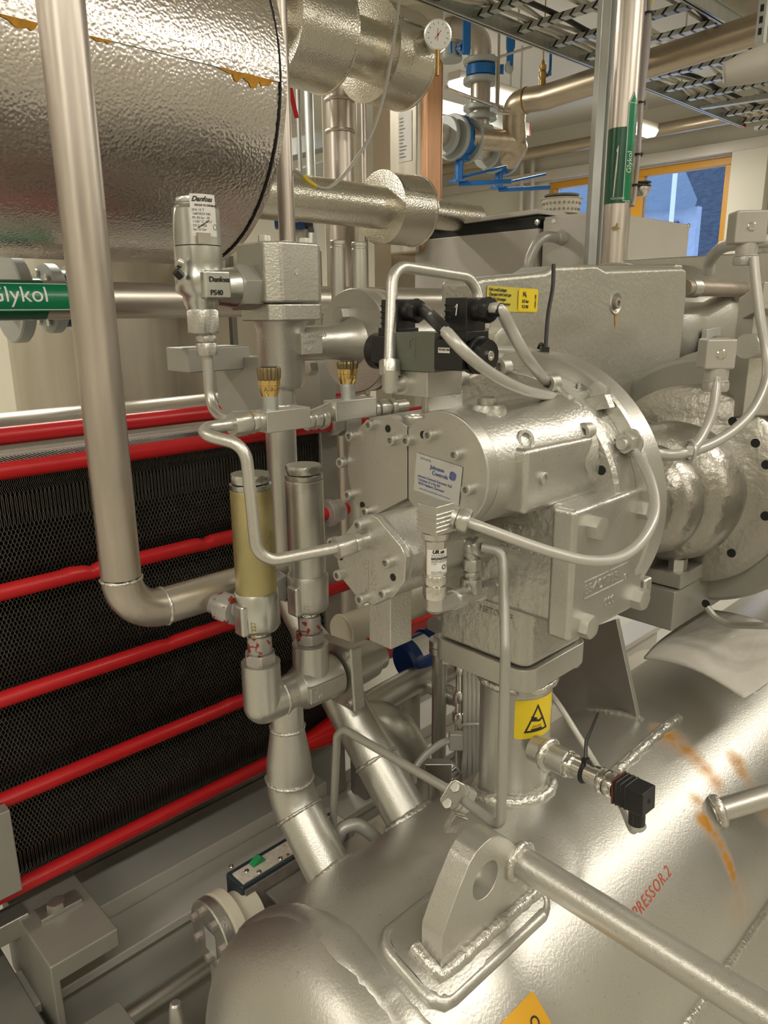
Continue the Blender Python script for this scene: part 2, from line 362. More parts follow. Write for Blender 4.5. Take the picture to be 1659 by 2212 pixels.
struct(G().box((RX1-.10,2.30,0),(RX1,2.56,2.62)).o('trim_2',WALLW,bev=.004))
# outside the window
hill=G(); hx=[]
for i in range(13):
    hx.append([V((30+6*j,-20+8*i,(-2+1.5*j+7*math.exp(-((i-6)/4)**2)*j/3+random.uniform(-.5,.5)) if j else -3)) for j in range(6)])
hill.rings(hx,closed=False,caps=False); h=hill.o('hillside',HILLM); struct(h)
hs=thing('house','white house with a grey slate roof seen outside through the right window','house',(24,11.0,-2))
y0,y1=10.95,16.5; ez_=4.5
G().prism([(24,y0,-2),(24,y1,-2),(24,y1,ez_),(24,y0,ez_)],(.3,0,0)).o('wall',HOUSEW,hs)
G().prism([(23.6,y0-.1,ez_-.05),(27.5,y0+2.6,ez_+2.2),(27.5,y1+.4,ez_+2.2),(23.6,y1+.5,ez_-.05)],(.1,0,.2)).o('roof',ROOFM,hs)
G().box((23.9,11.5,3.0),(24,12.0,4.1)).o('house_window',NAVY,hs)
fp=G().cyl((20,9.8,-2),(20,9.8,9),.06).o('flagpole',WHT,loc=(20,9.8,-2)); tag(fp,'slim white flagpole standing outside in front of the house','flagpole')
# ---------------------------------------------------------------- ceiling lamps (the light of the room)
def lamp(x,y,z,L,label,watt=70):
    t=thing('ceiling_lamp',label,'ceiling lamp',(x,y,z),'fluorescent lamps in rows under the ceiling')
    G().box((x-L/2-.01,y-.045,z+.03),(x+L/2+.01,y+.045,z+.075)).cyl((x-L/3,y,z+.075),(x-L/3,y,RZ),.006).cyl((x+L/3,y,z+.075),(x+L/3,y,RZ),.006).o('lamp_housing',BOXG,t,bev=.01)
    G().prism([(x-L/2,y-.06,z+.03),(x-L/2,y+.06,z+.03),(x-L/2,y+.035,z-.015),(x-L/2,y-.035,z-.015)],(L,0,0)).o('lamp_diffuser',LAMPM,t,bev=.01)
    ld=bpy.data.lights.new('tube_light','AREA'); ld.shape='RECTANGLE'; ld.size=L; ld.size_y=.14; ld.energy=watt; ld.color=(1,.945,.85)
    lo=bpy.data.objects.new('tube_light',ld); COL.objects.link(lo); lo.parent=t; lo.location=(0,0,-.03)
KEY=0.30
for x,y,l in ((4.2,2.95,'long glowing ceiling lamp behind the blue butterfly valves'),(5.3,2.95,'glowing ceiling lamp beside the galvanised post near the window')):
    lamp(x if x>5 else 3.95,y if x>5 else 3.1,2.72,.6 if x>5 else .75,l,45*KEY)
for x,y,wt,nm in ((4.2,-.95,95,'last ceiling lamp of the front row'),(1.95,-.72,48,'third ceiling lamp of the front row'),(-.2,-.95,46,'second ceiling lamp of the front row'),(-1.9,-.95,60,'first ceiling lamp of the front row'),(-1.6,1.0,30,'ceiling lamp left of the tank'),(1.2,-2.6,30,'ceiling lamp at the front wall')):
    lamp(x,y,2.9,1.2,nm+', outside the picture',wt*KEY)
for x in (-1.2,1.6): lamp(x,3.4,2.9,1.2,'%s ceiling lamp of the rear row, hidden above the tank'%('first' if x<0 else 'second'),120*KEY)
# ---------------------------------------------------------------- oil separator: the big horizontal vessel
SX0,SY,SZ,SR=.420,.496,.623,.23
def sep(x,y,r=SR): return hitcyl(x,y,(0,SY,SZ),EX,r)
def sring(a,x,r=SR): return V((x,SY+r*math.sin(a),SZ+r*math.cos(a)))   # a = angle from the crown, + to the back
OL=(1.0,SY,SZ-SR)
osep=thing('oil_separator','large silver painted horizontal oil separator vessel with rust streaks at the bottom','vessel',OL)
sp=[]
for x,y,r,k in ((1449,1595,.035,1),(1425,1575,.022,.7),(1480,1618,.03,.75),(1502,1640,.025,.55),(1522,1660,.025,.5),(1546,1690,.025,.45),(1593,1645,.025,.75),(1605,1665,.025,.7),(1622,1690,.022,.5),(1504,1731,.018,.6),(1519,1773,.02,1),(1532,1790,.02,.8),(1545,1806,.018,.8),(1557,1826,.018,.8),(1567,1848,.018,.85),(1575,1868,.016,.8),(1583,1890,.014,.65),(1590,1915,.012,.4),(1645,1740,.03,.6),(1600,1960,.05,.2)):
    p=sep(x,y)-V(OL); sp.append((tuple(p),r,k))
SEPM=mat('aluminium_paint_rust_stained',SIL,.82,.37,5,.08,330,.27,.0012,spots=sp,speck=.22)
rs=[]
for i in range(17):
    t=math.pi/2*i/16; rs.append([sring(2*math.pi*k/96,SX0-.012-.11*math.cos(t),max(SR*math.sin(t),.0005)) for k in range(96)])
for x in (SX0,.6,.8,1.0,1.3,1.7,2.2): rs.append([sring(2*math.pi*k/96,x) for k in range(96)])
G().rings(rs).o('shell',SEPM,osep)
# girth weld
rs=[[] for _ in range(9)]
N=220
for k in range(N):
    a=2*math.pi*k/N; c=SX0+.004*math.sin(5*a)+random.uniform(-.0012,.0012); w_=.017+.003*math.sin(9*a+1)+random.uniform(-.0008,.0008); h_=.0042+random.uniform(-.0005,.0005)
    for j in range(9):
        q=j/8*2-1; rs[j].append(sring(a,c+q*w_,SR-.001+h_*(1-q**4)))
G().rings(rs,caps=False).o('girth_weld',SEPM,osep,ang=80)
# lifting eye on its pad
g=G(); pa=math.radians(-15.6); 
def padpt(u,v,h=0): return sring(pa+v/SR,u,SR+h)
px0=.448; px1,ph=.642,.043; rr=.022
out=[]
for (cx_,cy_,a0) in ((px1-rr,-ph+rr,-90),(px1-rr,ph-rr,0),(px0+rr,ph-rr,90),(px0+rr,-ph+rr,180)):
    for i in range(7): t=math.radians(a0+90*i/6); out.append((cx_+rr*math.cos(t),cy_+rr*math.sin(t)))
# pad as a curved slab: side ring plus gridded top
def inpad(x,y): return True
n=24; top=[]
for i in range(n+1):
    u=px0+(px1-px0)*i/n; d=min(u-px0,px1-u); lim=ph if d>=rr else ph-rr+math.sqrt(max(rr*rr-(rr-d)**2,0)); top.append([padpt(u,-lim+2*lim*j/16,.007) for j in range(17)])
g.rings(top,closed=False,caps=False)
ring0=[padpt(a,b,-.003) for a,b in out]; ring1=[padpt(a,b,.0065) for a,b in out]; ring2=[padpt(a+(.5*(px0+px1)-a)*.012,b*.985,.007) for a,b in out]
g.rings([ring0,ring1,ring2],caps=False); g.o('eye_pad',SEPM,osep,ang=50)
G().loop([padpt(.5*(px0+px1)+(a-.5*(px0+px1))*1.025,b*1.06,.001) for i,(a,b) in enumerate(out)],[.0075+random.uniform(-.001,.001) for _ in out],8).o('pad_weld',SEPM,osep,ang=80)
LYf=.411; oy=.029
op=[PY(x,y,LYf) for x,y in ((953,2088),(956,2024),(972,1976),(991,1925),(1016,1864),(1030,1840),(1046,1823),(1062,1810),(1080,1805),(1098,1811),(1112,1824),(1122,1845),(1135,1880),(1150,1905),(1153,1945))]
hc=PY(1050,1902,LYf); hr=.0215
op[0]=op[0]-EZ*.012; op[-1]=op[-1]-EZ*.012
def resamp(pl,m):
    o=[]
    for i in range(len(pl)):
        a,b=pl[i],pl[(i+1)%len(pl)]
        for k in range(m): o.append(a.lerp(b,k/m))
    return o
opc=op; op=resamp(op,6)
n=len(op); hole=[]
for p in op:
    d=V((p.x-hc.x,0,p.z-hc.z)).normalized(); hole.append(hc+d*hr)
g=G(); e=V((0,oy,0)); k=4*n
vs=op+hole+[p+e for p in op]+[p+e for p in hole]
fs=[]
for i in range(n):
    j=(i+1)%n
    fs+=[(i,j,n+j,n+i),(2*n+i,3*n+i,3*n+j,2*n+j),(i,2*n+i,2*n+j,j),(n+i,n+j,3*n+j,3*n+i)]
g.add(vs,fs); eye=g.o('lifting_eye',SEPM,osep,bev=.0012,ang=30)
b0,b1=opc[0],opc[-1]
wp=[b0+V((-.003,oy*.5,0))]+[b0.lerp(b1,i/14)+V((0,-.004,.004)) for i in range(15)]
wl=[]
for p in [b0+V((-.004,oy+.004,0)),b0+V((-.006,oy*.5,0)),b0+V((-.004,-.003,0))]+[b0.lerp(b1,i/18)+V((0,-.004,0)) for i in range(1,19)]:
    dy=p.y-SY; wl.append(V((p.x,p.y,SZ+math.sqrt(SR*SR-dy*dy)+.009)))
G().tube(wl,[.0075+.0008*random.uniform(-1,1) for _ in wl],10).o('eye_weld',WELD,osep,ang=80)
# brace bar welded to the eye, running towards the viewer
ba=PY(1105,1848,LYf+.01); bb=V((ba.x,.135,ba.z-.004))
G().tube([ba,bb],.0172,20).o('brace_bar',SEPM,osep)
G().torus(ba+V((-.001,-.012,0)),EY,.0185,.006,24,8,.12).o('brace_weld',WELD,osep,ang=80)
# stand pipe with weld, hot-surface sticker, gussets and stub
TXX,TYY,TR=.781,.55,.0492
def onsep(x,y,r=SR): return V((x,y,SZ+math.sqrt(max(r*r-(y-SY)**2,0))))
G().cyl((TXX,TYY,SZ+.12),(TXX,TYY,1.012),TR,n=48).o('stand_pipe',PAINT,osep)
G().loop([onsep(TXX+(TR+.004)*math.cos(2*math.pi*i/60),TYY+(TR+.004)*math.sin(2*math.pi*i/60)) for i in range(60)],[.0095+random.uniform(-.001,.001) for _ in range(60)],8).o('stand_pipe_weld',WELD,osep,ang=80)
G().torus((TXX,TYY,1.018),EZ,TR+.001,.006,48,8,.15).o('flange_weld',WELD,osep,ang=80)
tc=V((TXX,TYY,0))
c0=hitcyl(1152,1553,tc,EZ,TR); E_=V((c0.x-TXX,c0.y-TYY,0)); mp=wrap((TXX,TYY,c0.z),EZ,E_,TR,U=EX)
hw=.0255;hh=.0285
st=decal(osep,'hot_surface_sticker',mp,[rect(-hw,-hh,hw+.012,hh,.003)],YEL,.0004,cut=.004)
tri=[(-.019,-.0195),(.019,-.0195),(0,.0215)]
def trio(k,w_): 
    c=(0,-.006); return [(c[0]+(x-c[0])*k,c[1]+(y-c[1])*k) for x,y in tri]
a=trio(1.0,0); b=trio(.78,0); shp=([V((x,y,0)) for x,y in a+b],[(0,1,4,3),(1,2,5,4),(2,0,3,5)])
hand=poly([(-.008,.001),(-.002,-.0005),(.002,-.002),(.008,.001),(.010,-.001),(.004,-.0055),(-.003,-.004),(-.009,-.003)])
sh=[shp,hand,line(-.0095,.0035,-.001,.0012,.0013),line(-.0095,-.001,-.002,-.001,.0013),line(-.009,.0012,0,.0002,.0013),rect(-.009,-.0165,.008,-.0142)]+[line(x,-.013,x+.0015,-.0095,.0009) for x in (-.007,-.004,-.001,.002,.005)]
decal(st,'warning_symbol',mp,[at(s_,.006,0) for s_ in sh],INK,.0008,cut=.004)
def gusset(name,pts,e): 
    return G().prism(pts,e).o(name,PAINT,osep,bev=.0008)
# thin triangular gusset left of the stand pipe
gp=[PX(x,y,.745) for x,y in ((1075,1590),(1066,1600),(1010,1712),(1035,1760),(1072,1745))]
gusset('gusset_plate',gp,(.007,0,0))
# large gusset plate behind, on the right
g0,g1_=sep(1228,1532),sep(1386,1553); gn=(g1_-g0).cross(EZ).normalized()
def onpl(x,y): r=ray(x,y); return CAM+r*((g0-CAM).dot(gn)/r.dot(gn))
gusset('gusset_plate',[onpl(x,y) for x,y in ((1197,1385),(1338,1335),(1386,1556),(1226,1540),(1197,1500))],gn*(.008 if gn.y>0 else -.008))
G().tube([sep(1232,1534),sep(1290,1538),sep(1342,1543),sep(1388,1556)],[.006,.0065,.007,.005],10).o('gusset_weld',WELD,osep,ang=80)
# long fillet weld with rust behind the sensor
q=[sep(x,y) for x,y in ((1332,1668),(1372,1630),(1410,1597),(1440,1570),(1472,1548))]
pts=[]
for i in range(4):
    for k in range(7): pts.append(q[i].lerp(q[i+1],k/7))
G().tube(pts,[.0085+.0016*math.sin(i*1.3) for i in range(len(pts))],8).o('fillet_weld',WELD,osep,ang=80)
G().tube([p+V((0,.004,.007)) for p in pts[::3]],.0018,6).o('plate_edge',PAINT,osep)
# stub with a nozzle pipe at the right edge
n0=sep(1550,1752); n1=PZ(1680,1715,n0.z+.0)
n1=n0+V((.02,-.155,.05))
nn0=n0; nd=(P(1680,1712,(n0-CAM).dot(fw)*1.0)-n0)
G().tube([n0-nd*.1,n0+nd*1.4],.0165,20).o('nozzle_pipe',PAINT,osep)
G().torus(n0,nd,.018,.007,24,8,.15).o('nozzle_weld',WELD,osep,ang=80)
# saddle strip along the near side
q0=sep(1556,2110); q1=sep(1650,1985); 
al=math.atan2(q0.y-SY,q0.z-SZ)
tgd=(sring(al-.01,0)-sring(al+.01,0)).normalized(); tgd=(tgd+V((0,-.35,0))).normalized()
G().rings([[sring(al,x,SR-.012),sring(al,x,SR+.001),sring(al,x,SR+.001)+tgd*.16,sring(al,x,SR-.012)+tgd*.16] for x in (.66,.9,1.2,1.6)]).o('saddle_plate',SEPM,osep,bev=.001)
G().tube([sring(al+.01,.66+.03*i,SR+.0) for i in range(32)],[.0075+random.uniform(-.0012,.0012) for _ in range(32)],8).o('saddle_weld',WELD,osep,ang=80)
# feet under the vessel
for x in (.75,1.9): G().box((x-.06,SY-.14,0),(x+.06,SY+.14,SZ-.12)).o('foot',BEAM,osep,bev=.004)
# red handwriting
w0=sep(1364,2010); E_=V((0,w0.y-SY,w0.z-SZ)); mp=wrapx((w0.x-.03,SY,SZ),EX,E_,SR,up=EZ)
decal(osep,'handwriting',mp,[at(txt('KOMPRESSOR.2',.0185,sp=1.18,shear=.25),0,0,.06)],REDI,.0004)
# orange warning sticker at the lower edge
c0=sep(1140,2225); E_=V((0,c0.y-SY,c0.z-SZ)); mp=wrapx((c0.x,SY,SZ),EX,E_,SR,up=EZ)
st=decal(osep,'warning_sticker',mp,[rect(-.03,-.03,.03,.022,.002)],YELO,.0005,cut=-.01)
decal(st,'sticker_mark',mp,[ringp(.012,.0,.004,.006)],INK,.0009)
def spl(pts,n=8):
    pts=[V(p) for p in pts]; q=[pts[0]*2-pts[1]]+pts+[pts[-1]*2-pts[-2]]; o=[]
    for i in range(1,len(q)-2):
        a,b,c,d=q[i-1:i+3]
        for k in range(n):
            t=k/n; o.append(.5*((2*b)+(c-a)*t+(2*a-5*b+4*c-d)*t*t+(3*b-a-3*c+d)*t*t*t))
    o.append(pts[-1]); return o
def PP(l): return [P(*a) for a in l]
def para(g,f,l,r,h):   # block on four ground corners: front, left, right (+ the one behind), height h
    f,l,r=V(f),V(l),V(r); return g.prism([f,r,l+r-f,l],(0,0,h))
def clip(pts,a,b,c):   # keep a*y+b*z<=c
    o=[]
    for i in range(len(pts)):
        p,q=pts[i],pts[(i+1)%len(pts)]; fp_=a*p[0]+b*p[1]-c; fq=a*q[0]+b*q[1]-c
        if fp_<=0: o.append(p)
        if fp_*fq<0: t=fp_/(fp_-fq); o.append((p[0]+(q[0]-p[0])*t,p[1]+(q[1]-p[1])*t))
    return o
def circ(cy,cz,r,n=64): return [(cy+r*math.cos(2*math.pi*i/n),cz+r*math.sin(2*math.pi*i/n)) for i in range(n)]
def yz(pl,x): return [V((x,a,b)) for a,b in pl]
# ---------------------------------------------------------------- screw compressor
CX=.58
comp=thing('screw_compressor','silver painted screw compressor standing on the stand pipe of the oil separator','compressor',(.785,.56,1.012))
Bf=bolt
# bottom flange
def rr_poly(x0,x1,y0,y1,z,r,n=5): return [V((p.x,p.y,z)) for p in rect(x0,y0,x1,y1,r,n)[0]]
G().prism(rr_poly(.722,.868,.492,.655,1.028,.022),(0,0,.032)).o('bottom_flange',PAINT,comp,bev=.0015)
for x,y in ((.738,.508),(.852,.508),(.738,.639)): Bf(comp,'hex','hex_bolt',(x,y,1.028),-EZ,.0105,PAINT)
# lower casting
g=G(); g.prism(rr_poly(.726,.862,.4975,.650,1.061,.016),(0,0,.12)); low=g.o('outlet_housing',CAST,comp,bev=.006,bs=3)
G().rings([rr_poly(.724,.864,.496,.652,1.175,.016),rr_poly(.722,.866,.482,.655,1.205,.016),rr_poly(.70,.87,.44,.66,1.222,.016)]).o('outlet_housing_shoulder',CAST,comp,ang=60)
# middle body
g=G(); g.box((.682,.428,1.155),(.83,.64,1.296)); mid=g.o('rotor_housing_base',CAST,comp,bev=.009,bs=3)
# raised cast writing on its left face
mp=plane(PX(1046,1157,.682),-EY,EZ)
decal(mid,'cast_lettering',mp,[at(txt('334E0307009',.0155,sp=1.05),0,-.008),at(txt('REV L',.0155,sp=1.15),.030,.012),at(txt('B',.016),.052,.034),at(rect(0,0,.0135,.0135,.001),.064,.0335)],CAST,-.0004,thick=.0024)
mp=plane(PX(1035,1318,.726),-EY,EZ)
decal(low,'cast_lettering',mp,[at(txt('METOSTIF',.012,sp=1.0),0,0)],CAST,-.0004,thick=.0022)
# barrel: two bores side by side
def stad(x,r,dy=0,dz=0,n=40):
    o=[]
    for i in range(n+1):
        t=math.pi*i/n-math.pi/2; o.append(V((x,.514-dy-r*math.cos(t),1.335+dz+r*math.sin(t))))
    for i in range(n+1):
        t=math.pi*i/n+math.pi/2; o.append(V((x,.594+dy-r*math.cos(t),1.327+dz+r*math.sin(t))))
    return o
G().rings([stad(.598,.0615),stad(.65,.062),stad(.68,.065,.001),stad(.72,.067,.002,-.002),stad(.75,.070,.003,-.003),stad(.77,.078,.006,-.006)]).o('rotor_housing',CASTF,comp,ang=60)
# front covers
r_=clip(circ(.514,1.338,.0625),1,0,.5628); d0=PX(877,1082,CX); d1=PX(908,1112,CX)
ny,nz=(d1.z-d0.z),-(d1.y-d0.y); 
if ny*(.514)+nz*1.338>ny*d0.y+nz*d0.z: ny,nz=-ny,-nz
r_=clip(r_,ny,nz,ny*d0.y+nz*d0.z)
l_=clip(circ(.596,1.321,.0665),-1,0,-.5640); e0=PX(877,1078,CX); e1=PX(846,1094,CX)
ny,nz=(e1.z-e0.z),-(e1.y-e0.y)
if ny*.596+nz*1.321>ny*e0.y+nz*e0.z: ny,nz=-ny,-nz
l_=clip(l_,ny,nz,ny*e0.y+nz*e0.z)
rc=G().prism(yz(r_,CX),(.018,0,0)).o('end_cover',PAINT,comp,bev=.0018)
lc=G().prism(yz(l_,CX),(.018,0,0)).o('end_cover',PAINT,comp,bev=.0018)
def screws(par,pts,x,r=.0062,h=.0085,m=PAINT):
    for a,b in pts: Bf(par,'cap','cap_screw',PX(a,b,x),-EX,r,m,h,random.random())
screws(rc,((886,951),(934,939),(990,981),(1016,1056),(992,1132)),CX)
screws(lc,((764,941),(806,917),(853,950),(744,998),(760,1068),(797,1104)),CX)
for par,pt in ((rc,(914,939)),(lc,(838,926)),(lc,(783,1091))): decal(par,'tapped_hole',plane(PX(*pt,CX),-EY,EZ),[disc(0,0,.0042)],DARK,.0004); 
# service label
TL,TR_,BR,BL=[PX(x,y,CX-.0006) for x,y in ((901.5,978),(1001,1009.5),(992,1091),(894,1058))]
U=TR_-TL; W=TL-BL; lw,lh=U.length,W.length
mp=plane(BL,U,W)
lab=decal(rc,'service_label',mp,[rect(0,0,lw,lh,.001)],SILV,.0004)
k=lh
t=[at(txt('Serviced by',.078*k),.10*lw,.88*k),at(txt('Johnson',.145*k,bold=.002*k),.33*lw,.71*k),at(txt('Controls',.145*k,bold=.002*k),.38*lw,.57*k),
 at(txt('Johnson Controls Denmark ApS',.088*k,bold=.0012*k),.075*lw,.40*k),at(txt('Christian X´s Vej 201',.088*k,bold=.0012*k),.09*lw,.305*k),at(txt('8270 Højbjerg, Denmark',.088*k,bold=.0012*k),.10*lw,.21*k),at(txt('www.sabroe.com/en/aftermarket-solutions',.062*k),.12*lw,.09*k)]
gl=[]
for i in range(6):
    for s in (0,1):
        pts=[]
        for j in range(9):
            v=-1+2*j/8; rr=math.sqrt(max(1-v*v,0)); u0=-.9+.36*i+.12*math.sin(v*2+.6)
            pts.append((max(-rr,min(rr,u0)),v))
        if s==0: a=pts
        else: b=[(max(-math.sqrt(max(1-v*v,0)),min(math.sqrt(max(1-v*v,0)),u+.2)),v) for u,v in a]
    gl.append(at(poly([(x*.12*k,y*.12*k) for x,y in a+b[::-1]]),.82*lw,.70*k))
decal(lab,'label_print',mp,t+gl,BLUET,.0008)
# slide-valve cylinder below the covers
SXX=.517
op=[(728,1212),(731,1168),(772,1118),(800,1111),(815,1118),(866,1180),(877,1205),(874,1255),(850,1290),(808,1308),(778,1300),(736,1248)]
o3=[PX(x,y,SXX) for x,y in op]; c=sum(o3,V((0,0,0)))/len(o3)
cyl=G().prism([V((SXX+.009,c.y+(p.y-c.y)*.965,c.z+(p.z-c.z)*.965)) for p in o3],(.18,0,0)).o('slide_valve_cylinder',CASTF,comp,bev=.004,bs=3)
sc=G().prism(o3,(.0075,0,0)).o('cylinder_cover',CASTF,comp,bev=.0016)
screws(sc,((783,1132),(726,1170),(739,1240),(787,1292),(835,1280),(843,1213)),SXX)
for pt in ((849,1247),(736,1203)): decal(sc,'tapped_hole',plane(PX(*pt,SXX),-EY,EZ),[disc(0,0,.004)],DARK,.0004)
decal(sc,'cast_lettering',plane(PX(796,1256,SXX),EZ,-EY),[at(txt('154209',.0105,sp=1.05),-.009,.0045),at(txt('90',.0115),.012,-.011),line(-.009,0,.024,0,.0008)],CASTF,-.0003,thick=.001)
f=PX(844,1404,.585); l=PZ(799,1383,f.z); r=PZ(892,1385,f.z)
l=V((f.x,l.y,f.z)); r=V((r.x,f.y,f.z))
para(G(),f,l,r,.075).o('cylinder_foot',CASTF,comp,bev=.0015)
# bolted side cover
sx0,sx1=.664,.824
sd=G().prism([V((sx0,.402,1.149)),V((sx0+.165,.402,1.149)),V((sx1,.402,1.180)),V((sx1,.402,1.300)),V((sx0,.402,1.298))],(0,.03,0)).o('side_cover',CASTF,comp,bev=.006,bs=3)
for x,y in ((1292,1140),(1399,1100),(1272,1352),(1386,1293)): Bf(sd,'hex','hex_bolt',PY(x-12,y-2,.402),-EY,.0138,PAINT,.0165,random.random())
decal(sd,'cast_lettering',plane(PY(1263,1287,.402),EX,EZ),[at(txt('334C0703',.0165,sp=1.02),0,.0,0),at(txt('000',.0145,sp=1.05),.043,-.026),at(ringp(0,0,.0018,.003),.088,.0)]+[line(-.002,-.004,.094,-.004,.0008),line(-.002,.016,.094,.016,.0008),line(-.002,-.004,-.002,.016,.0008),line(.094,-.004,.094,.016,.0008),line(.05,.026,.08,.026,.0008),line(.05,.016,.05,.026,.0008)],CASTF,-.0003,thick=.0012)
G().box((.83,.40,1.155),(.848,.425,1.18)).o('side_lug',CASTF,comp,bev=.004)
# shoulder with plug and rib
sA=PY(1136,970,.442); 
sh=G().prism([(.630,.442,1.292),(.765,.442,1.292),(.765,.442,1.361),(.630,.442,1.362)],(0,.09,0)).o('housing_shoulder',CASTF,comp,bev=.006,bs=3)
Bf(sh,'cap','plug_screw',PY(1172,1033,.442),-EY,.0068,PAINT,.004)
# rotor housing flange with screws, big disc behind
DC=(.569,1.266)
fl=G().lathe((.762,)+DC,EX,[(.160,0),(.164,.004),(.164,.04)],96).o('housing_flange',CAST,comp,bev=.001)
for a,b in ((1270,931),(1000,815),(1092,792),(1196,827)): Bf(fl,'cap','cap_screw',PX(a,b,.762),-EX,.0105,PAINT,.013,random.random())
decal(fl,'drilled_hole',plane(PX(1299,1016,.762),-EY,EZ),[disc(0,0,.0056)],DARK,.0005)
decal(fl,'cast_lettering',plane(PX(1287,992,.762),-EY,EZ),[txt('S',.02)],CAST,-.0004,thick=.0015)
bd=G().lathe((.802,)+DC,EX,[(.180,0),(.183,.003),(.183,.035),(.17,.045)],96).o('bearing_flange',PAINT,comp)
Bf(bd,'nut','hex_nut',PX(1362,955,.80),-EX,.0125,PAINT,.014)
Bf(bd,'hex','hex_bolt',PX(1300,845,.80),-EX,.013,PAINT,.012)
G().prism([PX(x,y,.80) for x,y in ((1262,862),(1318,850),(1330,880),(1270,888))],(-.012,0,0)).o('flange_notch',CAST,comp,bev=.001)
# housing between disc and bell
G().lathe((.835,.569,1.255),EX,[(.150,0),(.142,.03),(.128,.08),(.10,.13),(.085,.2)],64).lathe((1.12,.70,1.06),EZ,[(.09,0),(.09,.1),(.09,.26)],48).o('bearing_housing',CAST,comp,ang=60)
# suction housing: tall rough cast block at the back
SF=.70
def sp_(x,y): return PY(x,y,SF)
out=[sp_(*q) for q in ((1030,606),(1045,599),(1180,587),(1200,574),(1290,571),(1310,582),(1475,577),(1485,582),(1484,640),(1472,760),(1462,868),(1440,885),(1370,905),(1330,880),(1180,870),(1030,760))]
su=G().prism(out,(0,.07,0)).o('suction_housing',mat('rough_cast_aluminium_paint',(.46,.445,.39),.7,.42,7,.08,130,.4,.003),comp,bev=.008,bs=3)
G().box((1.27,SF+.06,1.31),(1.50,SF+.34,1.56)).o('suction_housing_rear',CAST,comp,bev=.01)
Bf(su,'hole','plug_seat',sp_(1330,655),-EY,.017,PAINT,.06); Bf(su,'cap','rusty_plug',sp_(1330,655),-EY,.0095,RUSTY,.006)
decal(su,'rust_streak',plane(sp_(1330,672),EX,EZ),[poly([(-.004,0),(.004,0),(.002,-.02),(.001,-.03),(-.002,-.02)])],FOAM,.0008)
Bf(su,'hex','hex_bolt',sp_(1068,735),-EY,.019,PAINT,.02)
lp=sp_(1047,628); mp=plane(sp_(1049,672),sp_(1153,677)-sp_(1049,674),EZ)
lw=(sp_(1158,640)-sp_(1047,632)).length; lh=.035
st=decal(su,'gas_charge_sticker',mp,[rect(0,0,lw,lh,.004)],YELF,.001)
st2=decal(st,'sticker_field',mp,[rect(lw*.6,.001,lw-.001,lh-.001,.004)],YEL,.0015)
decal(st,'sticker_print',mp,[at(txt(s_,.0058,bold=.0002),.004,lh-.0065*(i+1)) for i,s_ in enumerate(('Fyllt med/Ladegas','Charged with hold gas','Enthält Schutzgas','Gaz inerte protecteur','Carica protettiva'))]+[line(lw*.58,.004,lw*.58,lh-.004,.0009),at(txt('N',.0095,bold=.0004),lw*.68,lh-.012),at(txt('2',.005,bold=.0002),lw*.68+.0072,lh-.0135),at(txt('0.5 bar',.006,bold=.0003),lw*.67,lh-.021),at(txt('7.3 PSI',.006,bold=.0003),lw*.67,lh-.029),at(txt('1534.100',.0055,bold=.0002),lw*.955,.006,math.pi/2)],INK,.002)
G().hexn(PY(1003,632,SF+.05)-EX*.01,PY(1003,632,SF+.05)+EX*.09,.026).o('side_boss',CAST,comp) 
# suction flange end with studs running right to the next flange
fx=1.515
G().rings([yz([(SF+.01,1.30),(SF+.34,1.30),(SF+.34,1.575),(SF+.2,1.59),(SF+.01,1.583)],x) for x in (fx-.03,fx)]).o('suction_flange_face',PAINT,comp,bev=.004)
for (xa,ya,xb,yb) in ((1487,622,1610,615),(1463,872,1610,878)):
    a=PY(xa,ya,SF+.02); b=V((fx+.36,a.y,a.z))
    G().cyl(a-EX*.02,b,.0165,n=20).o('stud',RUSTY if ya<700 else PAINT,comp)
    g=G(); [g.torus(a+EX*(.004+.007*i),EX,.0165,.003,24,6) for i in range(5)]; g.o('stud_thread',PAINT,comp)
vc=(SF+.17,1.445)
G().lathe((fx+.004,)+vc,EX,[(.150,0),(.150,.03),(.128,.045),(.118,.07),(.118,.25),(.155,.29),(.155,.33)],64).o('check_valve_body',CASTF,comp,ang=50)
G().box((fx+.33,SF-.05,1.27),(fx+.43,SF+.33,1.62)).o('valve_flange_plate',CASTF,comp,bev=.006)
npz=G().prism([PY(x,y,SF+.035) for x,y in ((1528,712),(1572,705),(1578,718),(1572,780),(1520,788))],(0,.012,0)).o('rating_plate',SILV,comp,bev=.001)
# bell housing towards the motor
BC=(.565,1.195); BXX=1.30
prof=[(.04,-.30),(.055,-.25),(.062,-.23),(.066,-.21),(.062,-.195),(.056,-.190),(.075,-.186),(.088,-.168),(.092,-.145),(.086,-.128),(.079,-.122),(.101,-.117),(.115,-.098),(.121,-.065),(.115,-.036),(.111,-.028),(.134,-.019),(.172,-.016),(.176,-.012),(.176,.03)]
bell=G().lathe((BXX,)+BC,EX,prof,96,caps=False).o('bell_housing',mat('bell_casting_paint',(.42,.40,.355),.85,.34,7,.12,90,.5,.003),comp,ang=60)
G().lathe((BXX+.03,)+BC,EX,[(.215,0),(.222,.006),(.222,.05),(.20,.06),(.20,.1),(.235,.11),(.235,.5)],96).o('motor_flange',BEAM,comp,ang=40)
for a,b in ((1632,957),(1655,1004),(1653,1115),(1580,1195),(1525,1304),(1583,910)): decal(bell,'bolt_hole',plane(PX(a,b,BXX-.0195),-EY,EZ),[disc(0,0,.0075)],DARK,.0006)
G().tube(PP([(1527,1312,1.3),(1545,1335,1.29),(1575,1350,1.27),(1659,1352,1.2),(1720,1350,1.2)]),.006,8,fil=.03).o('motor_cable',BEAM,comp)
